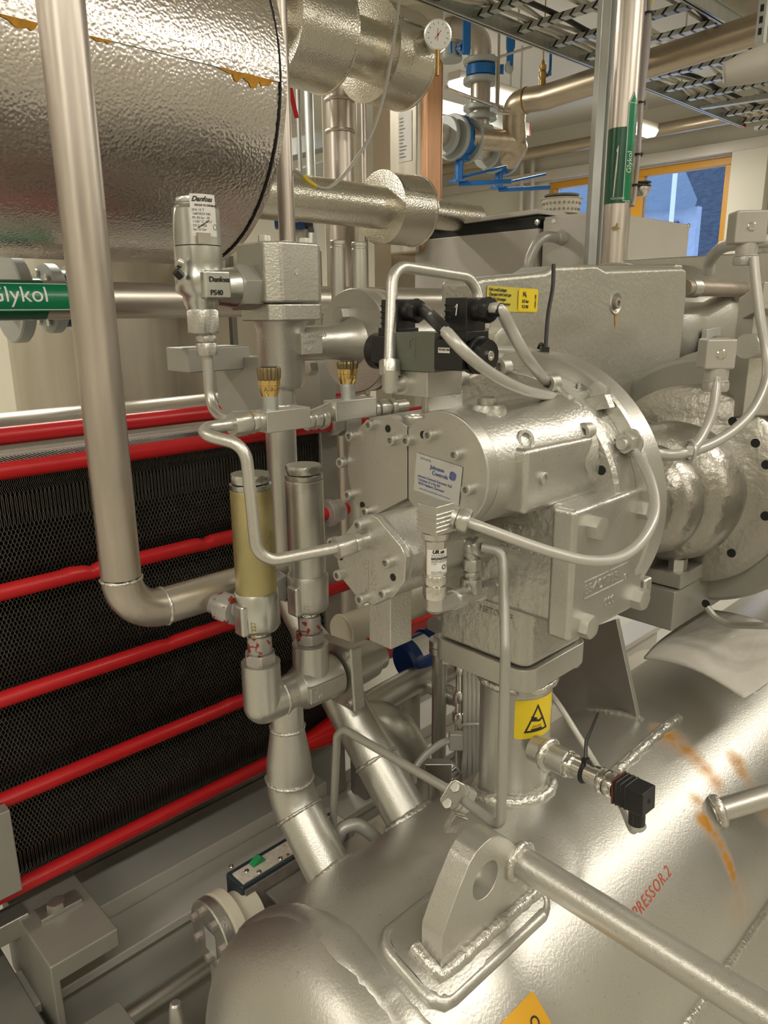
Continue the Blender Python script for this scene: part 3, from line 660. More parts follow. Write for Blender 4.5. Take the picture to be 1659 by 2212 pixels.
# foot bracket with nut
f0=PZ(1470,1275,1.035); lft=PZ(1393,1248,1.035); rgt=PZ(1535,1225,1.035)
lft=V((f0.x,lft.y,f0.z)); rgt=V((rgt.x,f0.y,f0.z))
ft=para(G(),f0,lft,rgt,.026).o('foot_bracket',BEAM,comp,bev=.003)
Bf(ft,'nut','foot_nut',PZ(1463,1232,1.061),EZ,.0155,PAINT,.022)
G().prism([PY(x,y,f0.y+.06) for x,y in ((1392,1230),(1392,1150),(1450,1130),(1540,1150),(1560,1210),(1500,1228))],(0,.05,0)).o('foot_web',BEAM,comp,bev=.004)
# top: port boss, rings
cp=PZ(1052,879,1.3985); G().lathe(cp-EZ*.02,EZ,[(.0225,0),(.0215,.020),(.0200,.0235),(.0105,.0235),(.0105,.030),(.009,.031),(.0075,.031),(.0075,.025)],32).o('port_boss',CASTF,comp)
cp=PZ(895,900,1.397); G().torus(cp,EZ,.0095,.0018,28,6).o('raised_ring',CASTF,comp)
G().lathe(PY(1143,948,.455),V((-.2,-1,.35)),[(.011,-.02),(.011,-.004),(.0075,-.004),(.0075,-.01)],24).o('screw_boss',CASTF,comp)
# pedestal and valve block
f=PZ(922,878,1.398); l=PZ(852,884,1.398); r=PZ(1010,868,1.398); l=V((f.x,l.y,f.z)); r=V((r.x,f.y,f.z))
para(G(),f-EZ*.02,l-EZ*.02,r-EZ*.02,.034).o('pedestal',CASTF,comp,bev=.003)
PF,PL,PR=f.copy(),l.copy(),r.copy()
# beam the foot bracket stands on
bm_=G().box((f0.x-.01,f0.y+.004,f0.z-.075),(f0.x+.5,f0.y+.5,f0.z-.002)).o('support_beam',BEAM,bev=.003,loc=(f0.x+.2,f0.y+.2,f0.z-.075)); tag(bm_,'grey support beam under the compressor foot bracket with the hex nut','beam')
# ---------------------------------------------------------------- plate heat exchanger on the left
HY=1.2
he=thing('plate_heat_exchanger','big plate heat exchanger with dark honeycomb plate pack and red tie bolts','heat exchanger',(.65,1.4,0))
hx0,hx1,hz0,hz1=.16,1.0,.545,1.262
g=G(); pitch=.0033; npl=int((hx1-hx0)/pitch); seg=.0036; nz_=int((hz1-hz0)/seg)
prof=[]
for k in range(nz_+1):
    z=hz0+k*seg; top=hz1-z; bot=z-hz0
    if top<.03 or bot<.02: t='c'
    elif top<.085 or bot<.06: t='s'
    elif .355<top<.375: t='s'
    else: t='h'
    if t=='h': o_=(.45,.45,-.45,-.45)[k%4]
    elif t=='s': o_=.12 if k%9 else .4
    else: o_=('z',)
    prof.append((z,t,o_,top,bot))
for i in range(npl):
    s=1 if i%2 else -1; x=hx0+i*pitch; vs=[]; fs=[]; wob=random.uniform(-.0006,.0006)
    for z,t,o_,top,bot in prof:
        if t=='c': dx=(abs((z/.012)%2-1)-.5)*.007
        else: dx=s*o_*pitch
        y=1.232+wob
        vs+=[(x+dx-.00042,y,z),(x+dx+.00042,y,z),(x+dx-.00042,y+.022,z),(x+dx+.00042,y+.022,z)]
    for k in range(nz_):
        a=4*k; b=a+4
        fs+=[(a,a+1,b+1,b),(a,b,b+2,a+2),(a+1,a+3,b+3,b+1)]
    g.add(vs,fs)
g.o('plate_pack',PACK,he,ang=80)
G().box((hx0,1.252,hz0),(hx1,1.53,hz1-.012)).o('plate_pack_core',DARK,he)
# plate tops: a comb of little teeth between pale sealing strips
g=G()
for i in range(npl):
    x=hx0+i*pitch
    for y,hh in ((1.345,.013),):
        g.prism([(x,y-.03,hz1-.012),(x+.0009,y-.03,hz1-.012),(x+.0012,y+.035,hz1-.012),(x,y+.035,hz1-.012)],(.002*(1 if i%2 else -1),0,hh))
g.o('plate_top_edges',PACK,he,ang=80)
for y0,y1,z in ((1.385,1.425,hz1+.004),(1.25,1.305,hz1-.004)): G().box((hx0,y0,hz1-.012),(hx1,y1,z)).o('seal_strip',BOXG,he,bev=.001)
rz=(1.272,1.084,.909,.735,.566)
def rod(y,z,x0,x1,r=.0135,dent=()):
    n=int((x1-x0)/.008); pts=[];rad=[]
    for i in range(n+1):
        x=x0+(x1-x0)*i/n; d=0
        for c,a in dent: d+=a*math.exp(-((x-c)/.009)**2)
        pts.append((x,y,z-d*.6)); rad.append(r-d*.35)
    return G().tube(pts,rad,18).o('tie_bolt',RED,he,ang=70)
rod(HY,rz[0],.05,1.36); rod(HY,rz[1],.05,1.045,dent=((.475,.006),(.69,.006),(.44,-.002)))
rod(HY,rz[2],.05,1.06,dent=((.60,.0035),(.73,.004),(.66,-.001)))
rod(HY,rz[3],.05,1.62,.0138,dent=((.72,-.002),(.76,.002))); rod(HY,rz[4],.05,.90,.014)
xq=PY(472,890,1.44).x; rod(1.44,1.289,.05,xq,.0165); rod(1.44,1.289,PY(668,870,1.44).x,PY(738,862,1.44).x,.0155)
for z in rz[1:2]: G().hexn((1.0,HY,z),(1.028,HY,z),.026).cyl((.985,HY,z),(1.0,HY,z),.03).o('bolt_nut',PLAS,he,bev=.001)
G().hexn((1.0,HY,rz[0]),(1.03,HY,rz[0]),.024).cyl((1.03,HY,rz[0]),(1.075,HY,rz[0]),.027,.022).o('bolt_nut',PLAS,he,bev=.001)
G().lathe((.885,HY,rz[4]),EX,[(.015,0),(.016,.01),(.038,.135),(.042,.137),(.042,.185),(.036,.19)],32).o('thread_cap',REDG,he)
G().lathe((1.09,HY,rz[3]),EX,[(.045,0),(.048,.004),(.046,.05),(.046,.16),(.03,.30),(.02,.32)],8).o('thread_cap',REDG,he,bev=.002)
G().box((.02,1.235,.30),(.155,1.62,1.36)).o('pressure_plate',BEAM,he,bev=.003)
fa,fb,fc_=PY(46,1900,1.155),PY(30,1932,1.155),PY(20,1750,1.155); G().box((.12,1.155,fb.z),(fa.x,1.18,fc_.z)).o('foot_plate',BEAM,he,bev=.002)
G().box((1.0,1.225,.30),(1.045,1.62,1.40)).o('frame_plate',BEAM,he,bev=.002)
cb=PY(470,860,1.62); G().box((.86,1.50,1.372),(1.02,1.60,1.425)).o('carrying_bar',BEAM,he,bev=.003)
# foot with bolt
G().box((.285,1.066,.465),(.398,1.30,.50)).box((.285,1.066,.33),(.298,1.30,.47)).o('foot_bracket',BEAM,he,bev=.003)
bx=PZ(122,1962,.505)
bolt(he,'hex','foot_bolt',(bx.x,bx.y,.507),EZ,.0155,PAINT,.018)
G().box((bx.x-.03,bx.y-.012,.50),(bx.x+.04,bx.y+.022,.507)).o('foot_washer',PAINT,he,bev=.001)
# ---------------------------------------------------------------- frames on the floor
def beam(name,label,boxes,m=BEAM,loc=None):
    g=G()
    for a,b in boxes: g.box(a,b)
    a=boxes[0]; return tag(g.o(name,m,bev=.003,loc=loc or a[0]),label,'steel beam')
beam('frame_beam','long grey steel frame beam on the floor below the heat exchanger, nearest the vessel',[((.2,1.15,.345),(2.6,1.245,.365)),((.2,1.19,0),(2.6,1.2,.345)),((.2,1.15,0),(2.6,1.245,.012))],PALEG)
beam('base_rail','light grey base rail along the bottom of the heat exchanger, behind the frame beam',[((.395,1.246,.30),(2.2,1.37,.40)),((.395,1.39,.0),(2.2,1.41,.46))],PALEG)
beam('cross_beam','short grey cross beam at the lower left running towards the viewer',[((.30,.55,.28),(.385,1.066,.36)),((.30,.55,0),(.315,1.066,.28))])
beam('skid_block','dark grey block at the lower left corner beside the cross beam',[((.12,.62,0),(.27,1.30,.39))],DARKB)
beam('support_leg','square grey support leg between the heat exchanger and the sloping pipe',[((1.05,1.16,.365),(1.10,1.215,.62))],DARKB)
a=V((.30,1.12,.25)); pf=G().tube([(.22,1.12,.25),(1.6,1.12,.25)],.019,16).o('floor_pipe',PAINT,loc=(.3,1.12,.25)); tag(pf,'thin grey pipe lying along the floor left of the vessel','pipe')
tf=thing('tie_clamp','grey clamp on a square bar end at the far lower left','clamp',PZ(30,1990,.49))
a=PZ(30,1985,.49); G().box((a.x-.12,a.y-.022,.465),(a.x+.02,a.y+.022,.505)).o('bar',PAINT,tf,bev=.003)
bolt(tf,'hex','clamp_bolt',(a.x+.022,a.y,.487),EX,.010,PAINT,.014)
pin=thing('capped_pin','small grey tapered pin with a hex foot at the bottom edge left of the vessel','pin',PZ(383,2215,.52))
q=PZ(383,2212,.52); G().lathe(q,EZ,[(.0115,0),(.0115,.004),(.0092,.030),(.0078,.036),(.005,.038)],24).o('pin_body',PAINT,pin); G().hexn(q-EZ*.04,q,.015).cyl((q.x,q.y,0),(q.x,q.y,q.z-.04),.012).o('pin_foot',PAINT,pin)
# sight-glass like transformer box and its sheet cover
bxo=thing('ignition_box','dark slate box with a speckled pale face and a green tab, left of the vessel','electric box',(.6,.9,.5))
G().box((.53,.884,.505),(.76,.932,.613)).o('box_body',SLATE,bxo,bev=.004)
FACE=mat('speckled_pale_face',(.62,.58,.50),.1,.6,60,.25,200,.4,.002,speck=.9)
fc=G().box((.536,.888,.612),(.755,.920,.616)).o('box_face',FACE,bxo,bev=.001)
G().box((.535,.880,.52),(.755,.885,.606)).o('box_side',mat('worn_brown_side',(.22,.19,.17),.2,.6,80,.3),bxo)
p=PZ(556,1862,.617); G().prism([(p.x-.012,p.y-.006,.614),(p.x+.012,p.y-.006,.614),(p.x+.012,p.y-.006,.619),(p.x+.004,p.y-.006,.628),(p.x-.012,p.y-.006,.62)],(0,.012,0)).o('green_tab',GRNP,bxo,bev=.0008)
for x,y in ((533,1882),(560,1884),(606,1855),(630,1826),(500,1872)): bolt(bxo,'screw','terminal_screw',PZ(x,y,.616),EZ,.0042,CHROM)
p=PZ(622,1846,.617); decal(bxo,'red_paint_dot',plane(p,EX,EY),[disc(0,0,.003,12)],REDI,.0006)
cov=G().prism([(.57,.80,.585),(.57,.878,.585),(.57,.878,.578),(.57,.807,.578),(.57,.807,.47),(.57,.80,.47)],(.25,0,0)).o('sheet_cover',PAINT,bev=.001,loc=(.57,.84,.47)); tag(cov,'bent grey sheet metal cover beside the slate box, half behind the vessel','cover')
# oil cooler flange low on the left
bf=thing('blind_flange','small round bolted blind flange with chipped red bolts, left of the vessel head','flange',PX(455,2015,.47))
fcx=.47; c=PX(452,2022,fcx); 
G().lathe(c,EX,[(.054,0),(.056,.002),(.056,.016),(.05,.018)],40).o('flange_disc',CASTF,bf); G().lathe(c+EX*.022,EX,[(.05,-.004),(.056,0),(.056,.017),(.04,.02),(.04,.06)],40).o('cooler_neck',CREAM,bf)
for i in range(7):
    a=2*math.pi*i/7+.3; bolt(bf,'hex','flange_bolt',c+V((0,.041*math.cos(a),.041*math.sin(a))),-EX,.0072,CHIP,.01)
decal(bf,'flange_plate',plane(c,-EY,EZ),[rect(-.012,-.03,.02,.012)],SILV,.0006)
G().cyl(c+V((.02,0,-.05)),(c.x+.02,c.y,0),.02).o('cooler_stand',BEAM,bf)
# ---------------------------------------------------------------- stainless pipe in the foreground left
vx,vy=.3765,.8595; rzc=1.131; pr_=.0243
sp0=thing('stainless_pipe','bare stainless pipe dropping down the left side and elbowing right below','pipe',(vx,vy,rzc))
G().cyl((vx,vy,rzc+.055),(vx,vy,3.05),pr_,n=40).o('upright_pipe',STEEL,sp0)
arc=[V((vx+.052-.052*math.cos(t),vy,rzc+.052-.052*math.sin(t))) for t in [math.pi/2*i/12 for i in range(13)]]
G().tube(arc,pr_+.0004,40,caps=False).o('elbow',STEEL,sp0)
G().cyl((vx+.052,vy,rzc),(.66,vy,rzc),pr_,n=40).sph((.66,vy,rzc),pr_).o('horizontal_pipe',STEELX,sp0)
for p,ax in ((arc[0],EZ),(arc[-1],EX)): G().torus(p,ax,pr_,.0022,48,8,.35).o('weld_seam',WELD,sp0,ang=80)
# ---------------------------------------------------------------- pair of relief valves
RY=.79
def relief(px,pytop,pybot,pynut,label,mbody,rb,inlet,capr):
    x=PY(px,pybot,RY).x; zb=PY(px,pybot,RY).z; zt=PY(px,pytop,RY).z; zn=PY(px,pynut,RY).z
    t=thing('relief_valve',label,'relief valve',(x,RY,zb),'pair of relief valves on the changeover valve'); h=zb
    zm=zn+ (zt-zn)*.28
    G().lathe((x,RY,zm),EZ,[(rb*.96,-.01),(rb,0),(rb,zt-zm-.022),(rb*.97,zt-zm-.02)],48).o('spring_housing',mbody,t)
    G().lathe((x,RY,zt-.021),EZ,[(rb*.9,0),(rb*.9,.003),(rb*1.0,.003),(rb*1.0,.008),(rb*.88,.009)],40).hexn((x,RY,zt-.011),(x,RY,zt),rb*1.04).o('top_cap',capr,t)
    bo=G().lathe((x,RY,zn),EZ,[(rb*.45,0),(rb*.95,.006),(rb*1.1,.012),(rb*1.12,zm-zn-.004),(rb*1.06,zm-zn),(rb*.9,zm-zn)],48).o('valve_body',ZINC if mbody is GOLD else CASTF,t)
    zo=zn+(zm-zn)*.62
    pl=G().obox((x-rb*1.02,RY-.004,zn+(zm-zn)*.45),EY,EZ,EX,.011,(zm-zn)*.36,.007).o('side_boss',ZINC if mbody is GOLD else CASTF,t,bev=.004)
    decal(bo,'cast_lettering',wrap((x,RY,zn+.004),EZ,V((-1,-.55,0)),rb*1.12,U=V((.55,-1,0))),[at(txt(s_,.0098),o,0,math.pi/2) for s_,o in (('7249011',.0),('R 227',.011))],mbody if mbody is GOLD else CASTF,-.0004,thick=.0012,cut=-.006)
    G().lathe((x,RY,zn-.004),EZ,[(rb*.5,-.002),(rb*.52,.006)],24).o('thread',CHROM,t)
    G().hexn((x,RY,zn-.028),(x,RY,zn-.003),rb*.68).o('union_nut',CHIP,t)
    G().hexn((x,RY,zn-.044),(x,RY,zn-.028),rb*.84).o('lock_nut',CHIP,t,bev=.0008)
    if inlet:
        G().hexn((x-rb*1.0-.006,RY+.036,zo),(x-rb*1.0-.0,RY+.012,zo-.002),rb*.82).tube([(x-.01,RY,zo),(x-rb-.004,RY+.03,zo),(x-rb-.01,vy,zo)],rb*.55,20).o('outlet_nut',CHIP,t)
    else: G().hexn((x-rb*.9,RY+.02,zo),(x-rb*.7,RY+.05,zo),rb*.8).tube([(x,RY,zo),(x-.01,vy,zo)],rb*.5,16).o('outlet_nut',CHIP,t)
    return t,x,zn-.044
gv,gx,gz=relief(553,1020,1255,1368,'yellow passivated relief valve with a silver hex cap, the nearer of the pair',GOLD,.0268,True,ZINC)
ov,ox,oz=relief(664,1002,1230,1325,'grey painted relief valve with a hex cap, the right one of the pair',PAINT,.0258,False,CASTF)
# raised marks on the yellow valve housing
decal(gv,'cast_lettering',wrap((gx,RY,gz+.125),EZ,V((-.1,-1,0)),.0268,U=EX),[at(txt('MADE IN GERMANY',.0075),.012,0,math.pi/2),at(txt('Si 52/1',.0075),.021,.002,math.pi/2)],GOLD,-.0003,thick=.001,cut=-.006)
# ---------------------------------------------------------------- changeover valve and its pipe
cz=PY(640,1490,RY).z
ch=thing('changeover_valve','grey changeover valve under the two relief valves with a pipe down to the vessel','valve',(ox,RY,cz))
er=.0265
G().lathe((gx,RY,cz),EZ,[(er,0.0),(er,gz-cz+.001),(er*.6,gz-cz+.001)],40).sph((gx,RY,cz),er).o('elbow_branch',PAINT,ch)
G().cyl((gx,RY,cz),(ox-.03,RY,cz),er*.99,n=40).lathe((ox-.03,RY,cz),EX,[(er*.98,-.012),(er*1.02,0),(er*1.22,.012),(er*1.22,.07)],40).o('valve_body',PAINT,ch)
G().torus((gx+.028,RY,cz),EX,er*.99,.0022,40,8,.2).o('weld_seam',WELD,ch,ang=80)
G().torus((ox-.026,RY,cz),EX,er*1.03,.0018,40,8).o('body_rim',PAINT,ch)
G().lathe((ox,RY,cz),EZ,[(er*1.02,0),(er*.98,oz-cz-.002),(er*.7,oz-cz)],40).o('upper_branch',PAINT,ch)
sx=ox+.045
bn=G().prism([(sx,RY-.042,cz-.05),(sx,RY+.036,cz-.05),(sx,RY+.042,cz+.045),(sx,RY-.036,cz+.05)],(.022,0,0)).o('bonnet_flange',CASTF,ch,bev=.003)
for dy,dz in ((-.031,-.038),(-.027,.039),(.03,.036),(.03,-.04)): bolt(bn,'cap','cap_screw',(sx,RY+dy,cz+dz),-EX,.0058,PAINT,.004)
G().lathe((sx+.02,RY,cz),EX,[(.034,0),(.032,.03),(.03,.05),(.024,.052),(.024,.07)],32).o('bonnet',CASTF,ch)
np_=G().prism([(ox-.028,RY-er*1.26,cz-.012),(ox+.038,RY-er*1.26,cz-.012),(ox+.038,RY-er*1.26,cz+.013),(ox-.028,RY-er*1.26,cz+.013)],(0,.012,0)).o('maker_plate',CASTF,ch,bev=.0015)
decal(np_,'cast_lettering',plane((ox-.025,RY-er*1.26,cz-.010),EX,EZ),[at(txt('DANFOSS',.0115,sp=1.05),0,.0115),at(txt('PS40',.0105),0,.001)],CASTF,-.0003,thick=.001)
px_=PY(622,1600,RY).x; land=V((px_-.012,.655,.805)); zb=PY(622,1680,RY).z
pts=[V((px_,RY,cz)),V((px_,RY,cz-.05)),V((px_,RY,PY(618,1570,RY).z)),V((px_,RY,PY(620,1640,RY).z)),V((px_,RY,zb))]
rad=[.0238,.0238,.0238,.032,.0335]
G().tube(pts,rad,40,caps=False).o('reducer',PAINT,ch,ang=60)
d=(land-pts[-1]); 
bend=[pts[-1]]
for i in range(1,9):
    t=math.radians(45*i/8); bend.append(V((px_,RY-.07*(1-math.cos(t)),zb-.07*math.sin(t))))
end=bend[-1]; dd=V((0,-math.sin(math.radians(45)),-math.cos(math.radians(45))))
G().tube(bend,.0338,40,caps=False).o('bend',PAINT,ch,ang=60)
G().tube([end,end+dd*.22],.0335,40).o('sloping_pipe',PAINT,ch,ang=60)
for p,ax,r in ((pts[2],EZ,.0236),(pts[-1],EZ,.0338),(end,dd,.0338)): G().torus(p,ax,r,.0026,48,8,.3).o('weld_seam',WELD,ch,ang=80)
def onpipe_weld(o,d,r,rw,par,name='weld_seam'):
    u,v,a=basis(d); L=[]
    for i in range(48):
        q=o+(u*math.cos(2*math.pi*i/48)+v*math.sin(2*math.pi*i/48))*r
        A=d.y**2+d.z**2; B=2*((q.y-SY)*d.y+(q.z-SZ)*d.z); C_=(q.y-SY)**2+(q.z-SZ)**2-SR*SR; D_=B*B-4*A*C_
        t=(-B-math.sqrt(max(D_,0)))/(2*A); L.append(q+d*t)
    return G().loop(L,[rw*(1+random.uniform(-.12,.12)) for _ in L],8).o(name,WELD,par,ang=80)
onpipe_weld(end,dd,.035,.007,osep,'nozzle_weld')
# ---------------------------------------------------------------- large riser with shut-off valve and small safety valve on top
BY=.95; bX=.695
ri=thing('riser_pipe','grey riser pipe behind the relief valves bending down into the vessel','pipe',(bX,BY,1.0))
zt=PY(632,830,BY).z; zbend=1.075; rr_=.0238
G().cyl((bX,BY,zbend),(bX,BY,zt),rr_,n=40).cyl((bX,BY,zt-.028),(bX,BY,zt+.012),rr_*1.06,n=40).o('upright_pipe',PAINT,ri)
b=[V((bX,BY,zbend))]
for i in range(1,9):
    t=math.radians(45*i/8); b.append(V((bX,BY-.08*(1-math.cos(t)),zbend-.08*math.sin(t))))
e2=b[-1]
G().tube(b,rr_,40,caps=False).tube([e2,e2+dd*.10],rr_,40).o('bend',PAINT,ri,ang=60)
G().tube([e2+dd*.06,e2+dd*.43],.0335,40).lathe(e2+dd*.02,dd,[(rr_,0),(.0335,.05)],40).o('sloping_pipe',PAINT,ri,ang=60)
G().torus(e2+dd*.26,dd,.0335,.0028,48,8,.35).o('weld_seam',WELD,ri,ang=80); G().torus((bX,BY,zt-.03),EZ,rr_,.003,48,8,.3).o('weld_seam',WELD,ri,ang=80)
onpipe_weld(e2+dd*.3,dd,.035,.007,osep,'nozzle_weld')
sv=thing('shutoff_valve','grey cast shut-off valve with square bolted head on top of the riser pipe','valve',(bX,BY,zt))
z1=PY(620,655,BY).z; z2=PY(605,528,BY).z; z3=PY(605,693,BY).z
G().lathe((bX+.008,BY,zt-.004),EZ,[(.030,0),(.0345,.008),(.036,z3-zt-.01),(.042,z3-zt+.004)],40).o('valve_body',CASTF,sv)
fq=lambda x0,x1,y0,y1,z,c:[V(p) for p in ((x0+c,y0,z),(x1-c,y0,z),(x1,y0+c,z),(x1,y1-c,z),(x1-c,y1,z),(x0+c,y1,z),(x0,y1-c,z),(x0,y0+c,z))]
X0,X1,Y0,Y1=bX-.042,bX+.062,BY-.05,BY+.05
G().prism(fq(X0+.004,X1,Y0,Y1,z3,.016),(0,0,z1-z3-.001)).o('body_flange',CASTF,sv,bev=.003)
hd=G().prism(fq(X0,X1,Y0-.002,Y1,z1,.018),(0,0,z2-z1)).o('square_head',CASTF,sv,bev=.004)
for x,y in ((X0+.014,Y0+.03),(X0+.045,Y0+.075),(X1-.018,Y0+.03),(X1-.014,Y1-.02)): bolt(hd,'hex','head_bolt',(x,y,z2),EZ,.0095,PAINT,.012)
bolt(hd,'cap','dimple',PY(641,588,Y0-.002),-EY,.004,PAINT,.0008)
pl=G().box((bX+.012,BY-.046,PY(640,768,BY-.046).z),(bX+.052,BY-.02,PY(640,720,BY-.046).z)).o('maker_plate',CASTF,sv,bev=.0015)
zp=PY(640,768,BY-.046).z
decal(pl,'cast_lettering',plane((bX+.0135,BY-.046,zp+.003),EX,EZ),[at(txt('DANFOSS',.0105,bold=.0002),0,.0225),at(txt('1000PSI',.007),0,.013),at(txt('PS40',.0095,bold=.0002),0,.001)],CASTF,-.0003,thick=.001)
# side branch and flange pair
fz=PY(745,738,BY).z; FX=.862
flp=thing('flange_pair','pair of round grey bolted flanges on the side branch of the shut-off valve','flange',(FX,BY,fz))
G().lathe((bX+.035,BY,fz),EX,[(.026,0),(.0265,.02),(.0265,.06),(.028,.085),(.034,.11),(.043,.125),(.046,FX-bX-.035-.012)],48,caps=False).o('welding_neck',PAINT,flp)
G().lathe((FX-.014,BY,fz),EX,[(.045,0),(.0825,.001),(.084,.003),(.084,.022),(.082,.024)],72).o('front_flange',CASTF,flp)
G().lathe((FX+.018,BY,fz),EX,[(.078,-.009),(.078,-.002),(.082,0),(.084,.002),(.084,.020),(.08,.022),(.04,.03),(.036,.2)],72).o('rear_flange',CASTF,flp)
for x,y in ((744,680),(672,686),(676,795)): bolt(flp,'hex','flange_bolt',PX(x,y,FX-.014),-EX,.0135,PAINT,.020,.3)
decal(flp,'cast_lettering',wrap((FX-.004,BY,fz),EX,V((0,-1,.9)),.095,U=V((0,.5,1))),[at(txt('M16.3  P250GH  9857',.0125,ax='CENTER'),0,0,0)],CASTF,-.0003,thick=.001,cut=.01) if 0 else None
# rotated lettering round the rim
rim=lambda p: V((FX-.010+p.y,BY+.0953*math.cos(2.2+p.x/.0953)*1.0,fz+.0953*math.sin(2.2+p.x/.0953))) 
rim2=lambda p: V((FX-.011+p.y,BY-(.0845+p.z)*math.cos(p.x/.0845),fz-(.0845+p.z)*math.sin(p.x/.0845)))
decal(flp,'cast_lettering',rim2,[at(txt('M16.3 P250GH 9857',.0125,sp=1.1),-.075,.016,0,1)],CASTF,0,thick=.0008,cut=.01)
# small safety valve
ssx=PY(432,600,BY).x; zz=lambda y:PY(432,y,BY).z
ss=thing('safety_valve','small cast safety valve with zinc cap and paper label, high on the left','relief valve',(ssx,BY,zz(720)))
R0=.0315
G().lathe((ssx,BY,zz(532)),EZ,[(R0,0),(R0,zz(455)-zz(532)),(R0*.86,zz(447)-zz(532)),(R0*.84,zz(446)-zz(532))],48).o('spring_cap',ZINC,ss)
G().lathe((ssx,BY,zz(447)),EZ,[(R0*.82,-.002),(R0*.82,.003),(R0*.86,.003),(R0*.86,.006)],40).hexn((ssx,BY,zz(443)),(ssx,BY,zz(429)),R0*.9).o('top_nut',ZINC,ss,bev=.0006)
G().prism([(ssx-.018,BY-R0-.0012,zz(531)),(ssx+.001,BY-R0-.0012,zz(531)),(ssx+.001,BY-R0-.0012,zz(508)),(ssx-.018,BY-R0-.0012,zz(508))],(0,.01,0)).o('spanner_flat',CHROM,ss)
body=G().lathe((ssx,BY,zz(668)),EZ,[(.021,0),(.024,.008),(.025,zz(640)-zz(668)),(.0335,zz(632)-zz(668)),(.034,zz(595)-zz(668)),(.0305,zz(582)-zz(668)),(R0*1.02,zz(570)-zz(668)),(R0*1.02,zz(534)-zz(668))],48).o('valve_body',ZINC,ss,ang=60)
mpl=G().obox((ssx+.004,BY-.031,zz(617)),EX,EZ,EY,.021,.019,.008).o('maker_plate',ZINC,ss,bev=.004)
decal(mpl,'cast_lettering',plane((ssx-.010,BY-.039,zz(624)),EX,EZ),[at(txt('Danfoss',.0098,bold=.0002),0,.008),at(txt('PS40',.0098,bold=.0002),.001,-.009)],INK,.0003,thick=.0006)
lb=decal(ss,'paper_label',wrap((ssx,BY,zz(515)),EZ,V((-.38,-1,0)),R0,U=EX),[rect(-.012,0,.024,.052)],PAPER,.0004,cut=.004)
decal(lb,'label_print',wrap((ssx,BY,zz(515)),EZ,V((-.38,-1,0)),R0,U=EX),[at(txt('Danfoss',.0085,shear=.4,bold=.0003),-.010,.043),at(txt('MADE IN DENMARK',.0036,bold=.0001),-.006,.037)]+[at(txt(s_,.0042),-.010,.031-.0048*i) for i,s_ in enumerate(('SFA 15 T','148F3025 040','PS 40 bar -30','+100 °C  R717','2013 4420','Set 25 bar'))]+[at(ringp(0,0,.003,.0036),.021,.012),line(-.004,.01,.012,.02,.0012)],INK,.0008,cut=.004)
G().hexn((ssx,BY,zz(720)),(ssx,BY,zz(668)),.0245).o('inlet_hex',CASTF,ss,bev=.0006)
G().hexn((ssx+.003,BY,zz(738)),(ssx+.003,BY,zz(724)),.0165).lathe((ssx+.003,BY,zz(752)),EZ,[(.009,0),(.009,.03)],20).hexn((ssx+.003,BY,zz(768)),(ssx+.003,BY,zz(741)),.0165).o('coupling_nut',CASTF,ss)
zu=zz(620)
G().lathe((ssx+.02,BY,zu),EX,[(.024,0),(.026,.018),(.0275,.026),(.0275,.034)],32).o('outlet_stub',ZINC,ss)
G().hexn((ssx+.052,BY,zu),(ssx+.092,BY,zu),.0325,.25).lathe((ssx+.088,BY,zu),EX,[(.02,0),(.02,.02),(.017,.022),(.017,.04)],24).o('union_nut',BEAM,ss,bev=.0008)
wr=[PY(x,y,BY-.02) for x,y in ((386,445),(377,455),(375,500),(378,545),(381,568))]
G().tube(spl(wr),.0011,6).o('seal_wire',CHROM,ss)
G().cyl(PY(382,566,BY-.02),PY(391,570,BY-.02),.006,n=16).o('lead_seal',CHROM,ss)
G().tube([PY(380,585,BY-.02),PY(392,598,BY-.02)],.006,10).o('seal_clip',BLK,ss)
zq=zz(768)
tube1=G().tube([V((ssx+.003,BY,zz(760))),V((ssx+.003,BY,PY(452,880,BY).z)),PY(480,905,.90),PY(540,912,.85)],.0078,14,fil=.035).o('drain_tube',PAINT,loc=(ssx,BY,zq)); tag(tube1,'thin grey tube running down from the small safety valve','tube')
